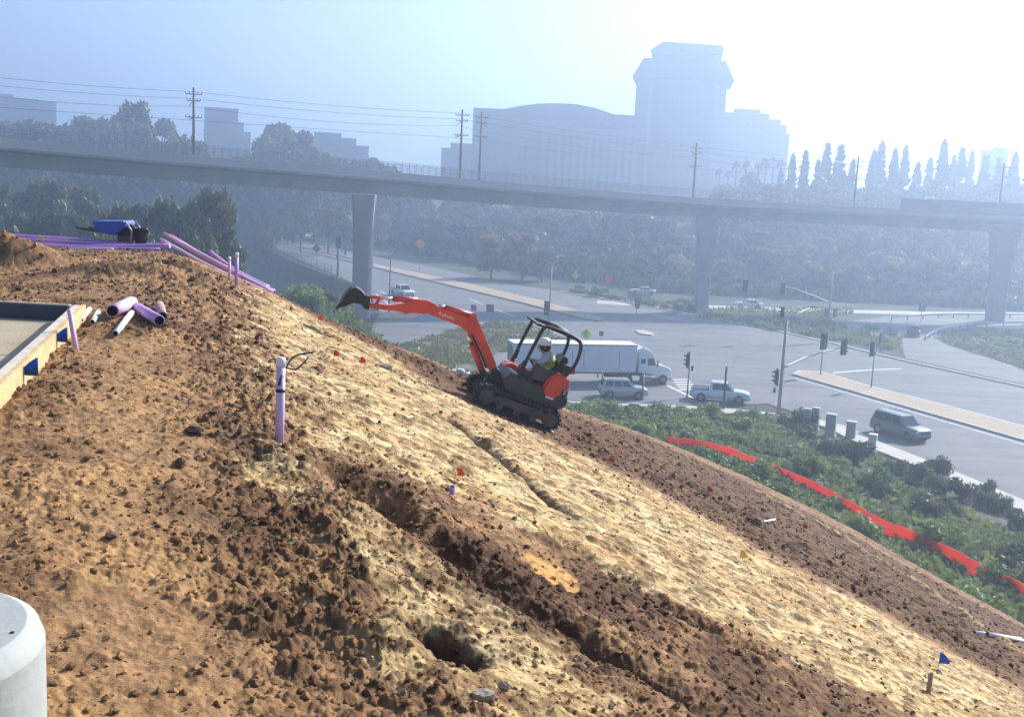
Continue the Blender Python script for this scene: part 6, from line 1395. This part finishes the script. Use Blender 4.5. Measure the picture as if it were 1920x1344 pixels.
def fdist(x, y):
    dd = float(dist_poly(np.array([x]), np.array([y]), FLINE)[0]); yy = np.interp(x, [p.x for p in FLINE], [p.y for p in FLINE]); return dd if y > yy else -dd
def bank_ok(x, y):
    d1 = min(-(y - 98.5), -lin(x, y, _sa, _sd) - 2.2); return d1
n = 0
GL_ = 'bright green leafy shrub on the bank between the dirt slope and the sidewalk'; DL_ = 'dark grey green shrub on the bank behind the red silt fence'
for _ in range(4000):
    x, y = SR.uniform(-2, 40), SR.uniform(40, 97); d1 = bank_ok(x, y)
    if d1 < 1.6 or float(h0(np.array([x]), np.array([y]))[0]) > gz(x, y) - .2 or n >= 150: continue
    darkp = smooth(x - (y - 60) * -.1, 22, 30) * .75
    near_edge = d1 < 6 and x > 22
    if near_edge and SR.random() < .6: continue
    sc = SR.uniform(.75, 1.5) * (1.15 if d1 > 8 else .85)
    if y > 45 and SR.random() < .75 and -2.4 < float(fdist(x, y)) < .5: continue
    if SR.random() < darkp: shrub(SD, x, y, sc * 1.1, sc * 1.15, DL_, 'dark shrubs on the bank')
    else: shrub(SG, x, y, sc, sc * SR.uniform(.7, 1.0), GL_, 'green shrubs on the bank')
    n += 1
for px, py in ((1580, 862), (1605, 868), (1560, 858), (1500, 802), (1720, 905), (1760, 925), (1800, 935), (1840, 950), (1880, 960), (1760, 890), (1850, 930), (1910, 990)):
    g = hit(px, py, fn=ground_z, t0=40, t1=140); s = SR.uniform(1.5, 2.1) if px < 1640 else SR.uniform(1.2, 1.7); shrub(SD, g.x, g.y, s * .9, s * 1.05, 'dark bushy shrub along the verge beside the sidewalk', 'dark shrubs along the sidewalk')
# brushy knoll
for _ in range(46):
    a, q = SR.uniform(0, 6.28), SR.random() ** .5; x, y = -21.5 + 9.5 * q * math.cos(a), 110 + 9 * q * math.sin(a); s = SR.uniform(1.2, 2.2); shrub(SG if SR.random() < .7 else SD, x, y, s, s * .9, 'grey green shrub on the knoll between the bucket and the pier', 'shrubs on the knoll')
# far verges
n = 0
for _ in range(600):
    px, py = SR.uniform(1330, 1920), SR.uniform(583, 690); g = G(px, py)
    inside = (px < 1690 and 590 + (px - 1330) * .06 < py < 600 + (px - 1330) * .16 and not (px > 1560 and py < 615)) or (px > 1790 and 625 + (px - 1790) * .0 < py < 640 + (px - 1790) * .36)
    if not inside or n > 60: continue
    n += 1; s = SR.uniform(.7, 1.5); shrub(SG if SR.random() < .6 else SD, g.x, g.y, s * 1.2, s * .7, 'low shrub on the grassy verges beyond the road under the viaduct', 'low shrubs on the far verges', z=ROAD - .08)
for k in range(34):
    px = SR.uniform(1040, 1300); py = 545 + (px - 1040) * .15 + SR.uniform(-4, 12) - 8; g = G(px, py); s = SR.uniform(.9, 1.7)
    if -lin(g.x, g.y, _fa, _fd) > 1.5: shrub(SG if SR.random() < .5 else SD, g.x, g.y, s * 1.2, s * .9, 'bush on the strip behind the far kerb left of the middle pier', 'bushes behind the far kerb', z=gz(g.x, g.y) - .05)
# ------------------------------------------------------------------ grass and ground cover
def blades(name, P, sz, lm, label, upr=1.0):
    rng = np.random.default_rng(len(P)); P = np.asarray(P); n = len(P); a = rng.uniform(0, 6.28, n); s = sz * rng.uniform(.5, 1.4, n); dx, dy = np.cos(a) * s * .55, np.sin(a) * s * .55; lx, ly = rng.normal(0, .45, n) * s, rng.normal(0, .45, n) * s
    A = P + np.stack([-dx, -dy, -.05 * s], 1); B = P + np.stack([dx, dy, -.05 * s], 1); Cc = P + np.stack([dx * .5 + lx, dy * .5 + ly, s * upr], 1); D = P + np.stack([-dx * .5 + lx, -dy * .5 + ly, s * upr], 1)
    V = np.stack([A, B, Cc, D], 1).reshape(-1, 3); o = link(name, npmesh(name, V, np.arange(4 * n).reshape(n, 4)), LM[lm]); tag(o, label, 'ground plants', kind='stuff')
rng = np.random.default_rng(77)
x = rng.uniform(-4, 44, 60000); y = rng.uniform(38, 98, 60000); d1 = np.minimum(-(y - 98.5), -lin(x, y, _sa, _sd) - 2.2); keep = (d1 > .9) & (fbm(x * .35, y * .35, 3, 5) > .36 + .2 * (d1 < 5)); x, y = x[keep], y[keep]; zg = ground_z(x, y)
hf = len(x) * 3 // 4; blades('ground_cover', np.stack([x, y, zg], 1)[:hf], .34, 'cover', 'low leafy ground cover on the bank between slope and sidewalk'); blades('dry_grass', np.stack([x, y, zg], 1)[hf:], .20, 'dryg', 'dry straw coloured grass among the shrubs on the bank', 1.4)
isl = [Vector((p.x, p.y, 0)) for p in gp((690, 700), (745, 652), (860, 620), (930, 606), (985, 611), (1050, 632), (1100, 645), (1085, 652), (935, 660), (880, 720), (760, 740))]
x = rng.uniform(-30, 16, 40000); y = rng.uniform(98, 165, 40000); keep = inpoly(x, y, isl) & (fbm(x * .4, y * .4, 3, 6) > .40); x, y = x[keep], y[keep]
blades('grass', np.stack([x, y, np.full(len(x), ROAD + .16)], 1), .30, 'grass', 'grass and low weeds growing on the traffic island beyond the slope')
Q = []
for _ in range(16000):
    px, py = rng.uniform(1310, 1960), rng.uniform(576, 720)
    if (px < 1690 and 578 + (px - 1330) * .02 < py < 596 + (px - 1310) * .165 and not (px > 1560 and py < 612 + (px - 1560) * .2)) or (px > 1765 and py > 624 and py < 640 + (px - 1765) * .34) or (px < 1600 and 578 < py < 590): g = G(px, py); Q.append((g.x, g.y, ROAD - .06))
blades('grass', Q, .42, 'grass', 'rough grass on the verges beyond the road around the ramp')
x = rng.uniform(-32, -10, 9000); y = rng.uniform(98, 126, 9000); blades('ground_cover', np.stack([x, y, ground_z(x, y)], 1), .5, 'cover', 'weedy cover on the knoll between the bucket and the pier')
Q = []
x = rng.uniform(-70, 150, 90000); y = rng.uniform(190, 345, 90000); df = -lin(x, y, _fa, _fd) - 10
keep = (df > 4) & ((x < 5) | (y > 206)) & (fbm(x * .07, y * .07, 3, 15) > .40) & (np.abs(x / y) < .52); x, y = x[keep][:42000], y[keep][:42000]
blades('undergrowth', np.stack([x, y, ground_z(x, y)], 1), 1.5, 'dark', 'dense dark undergrowth covering the hillside behind the viaduct')
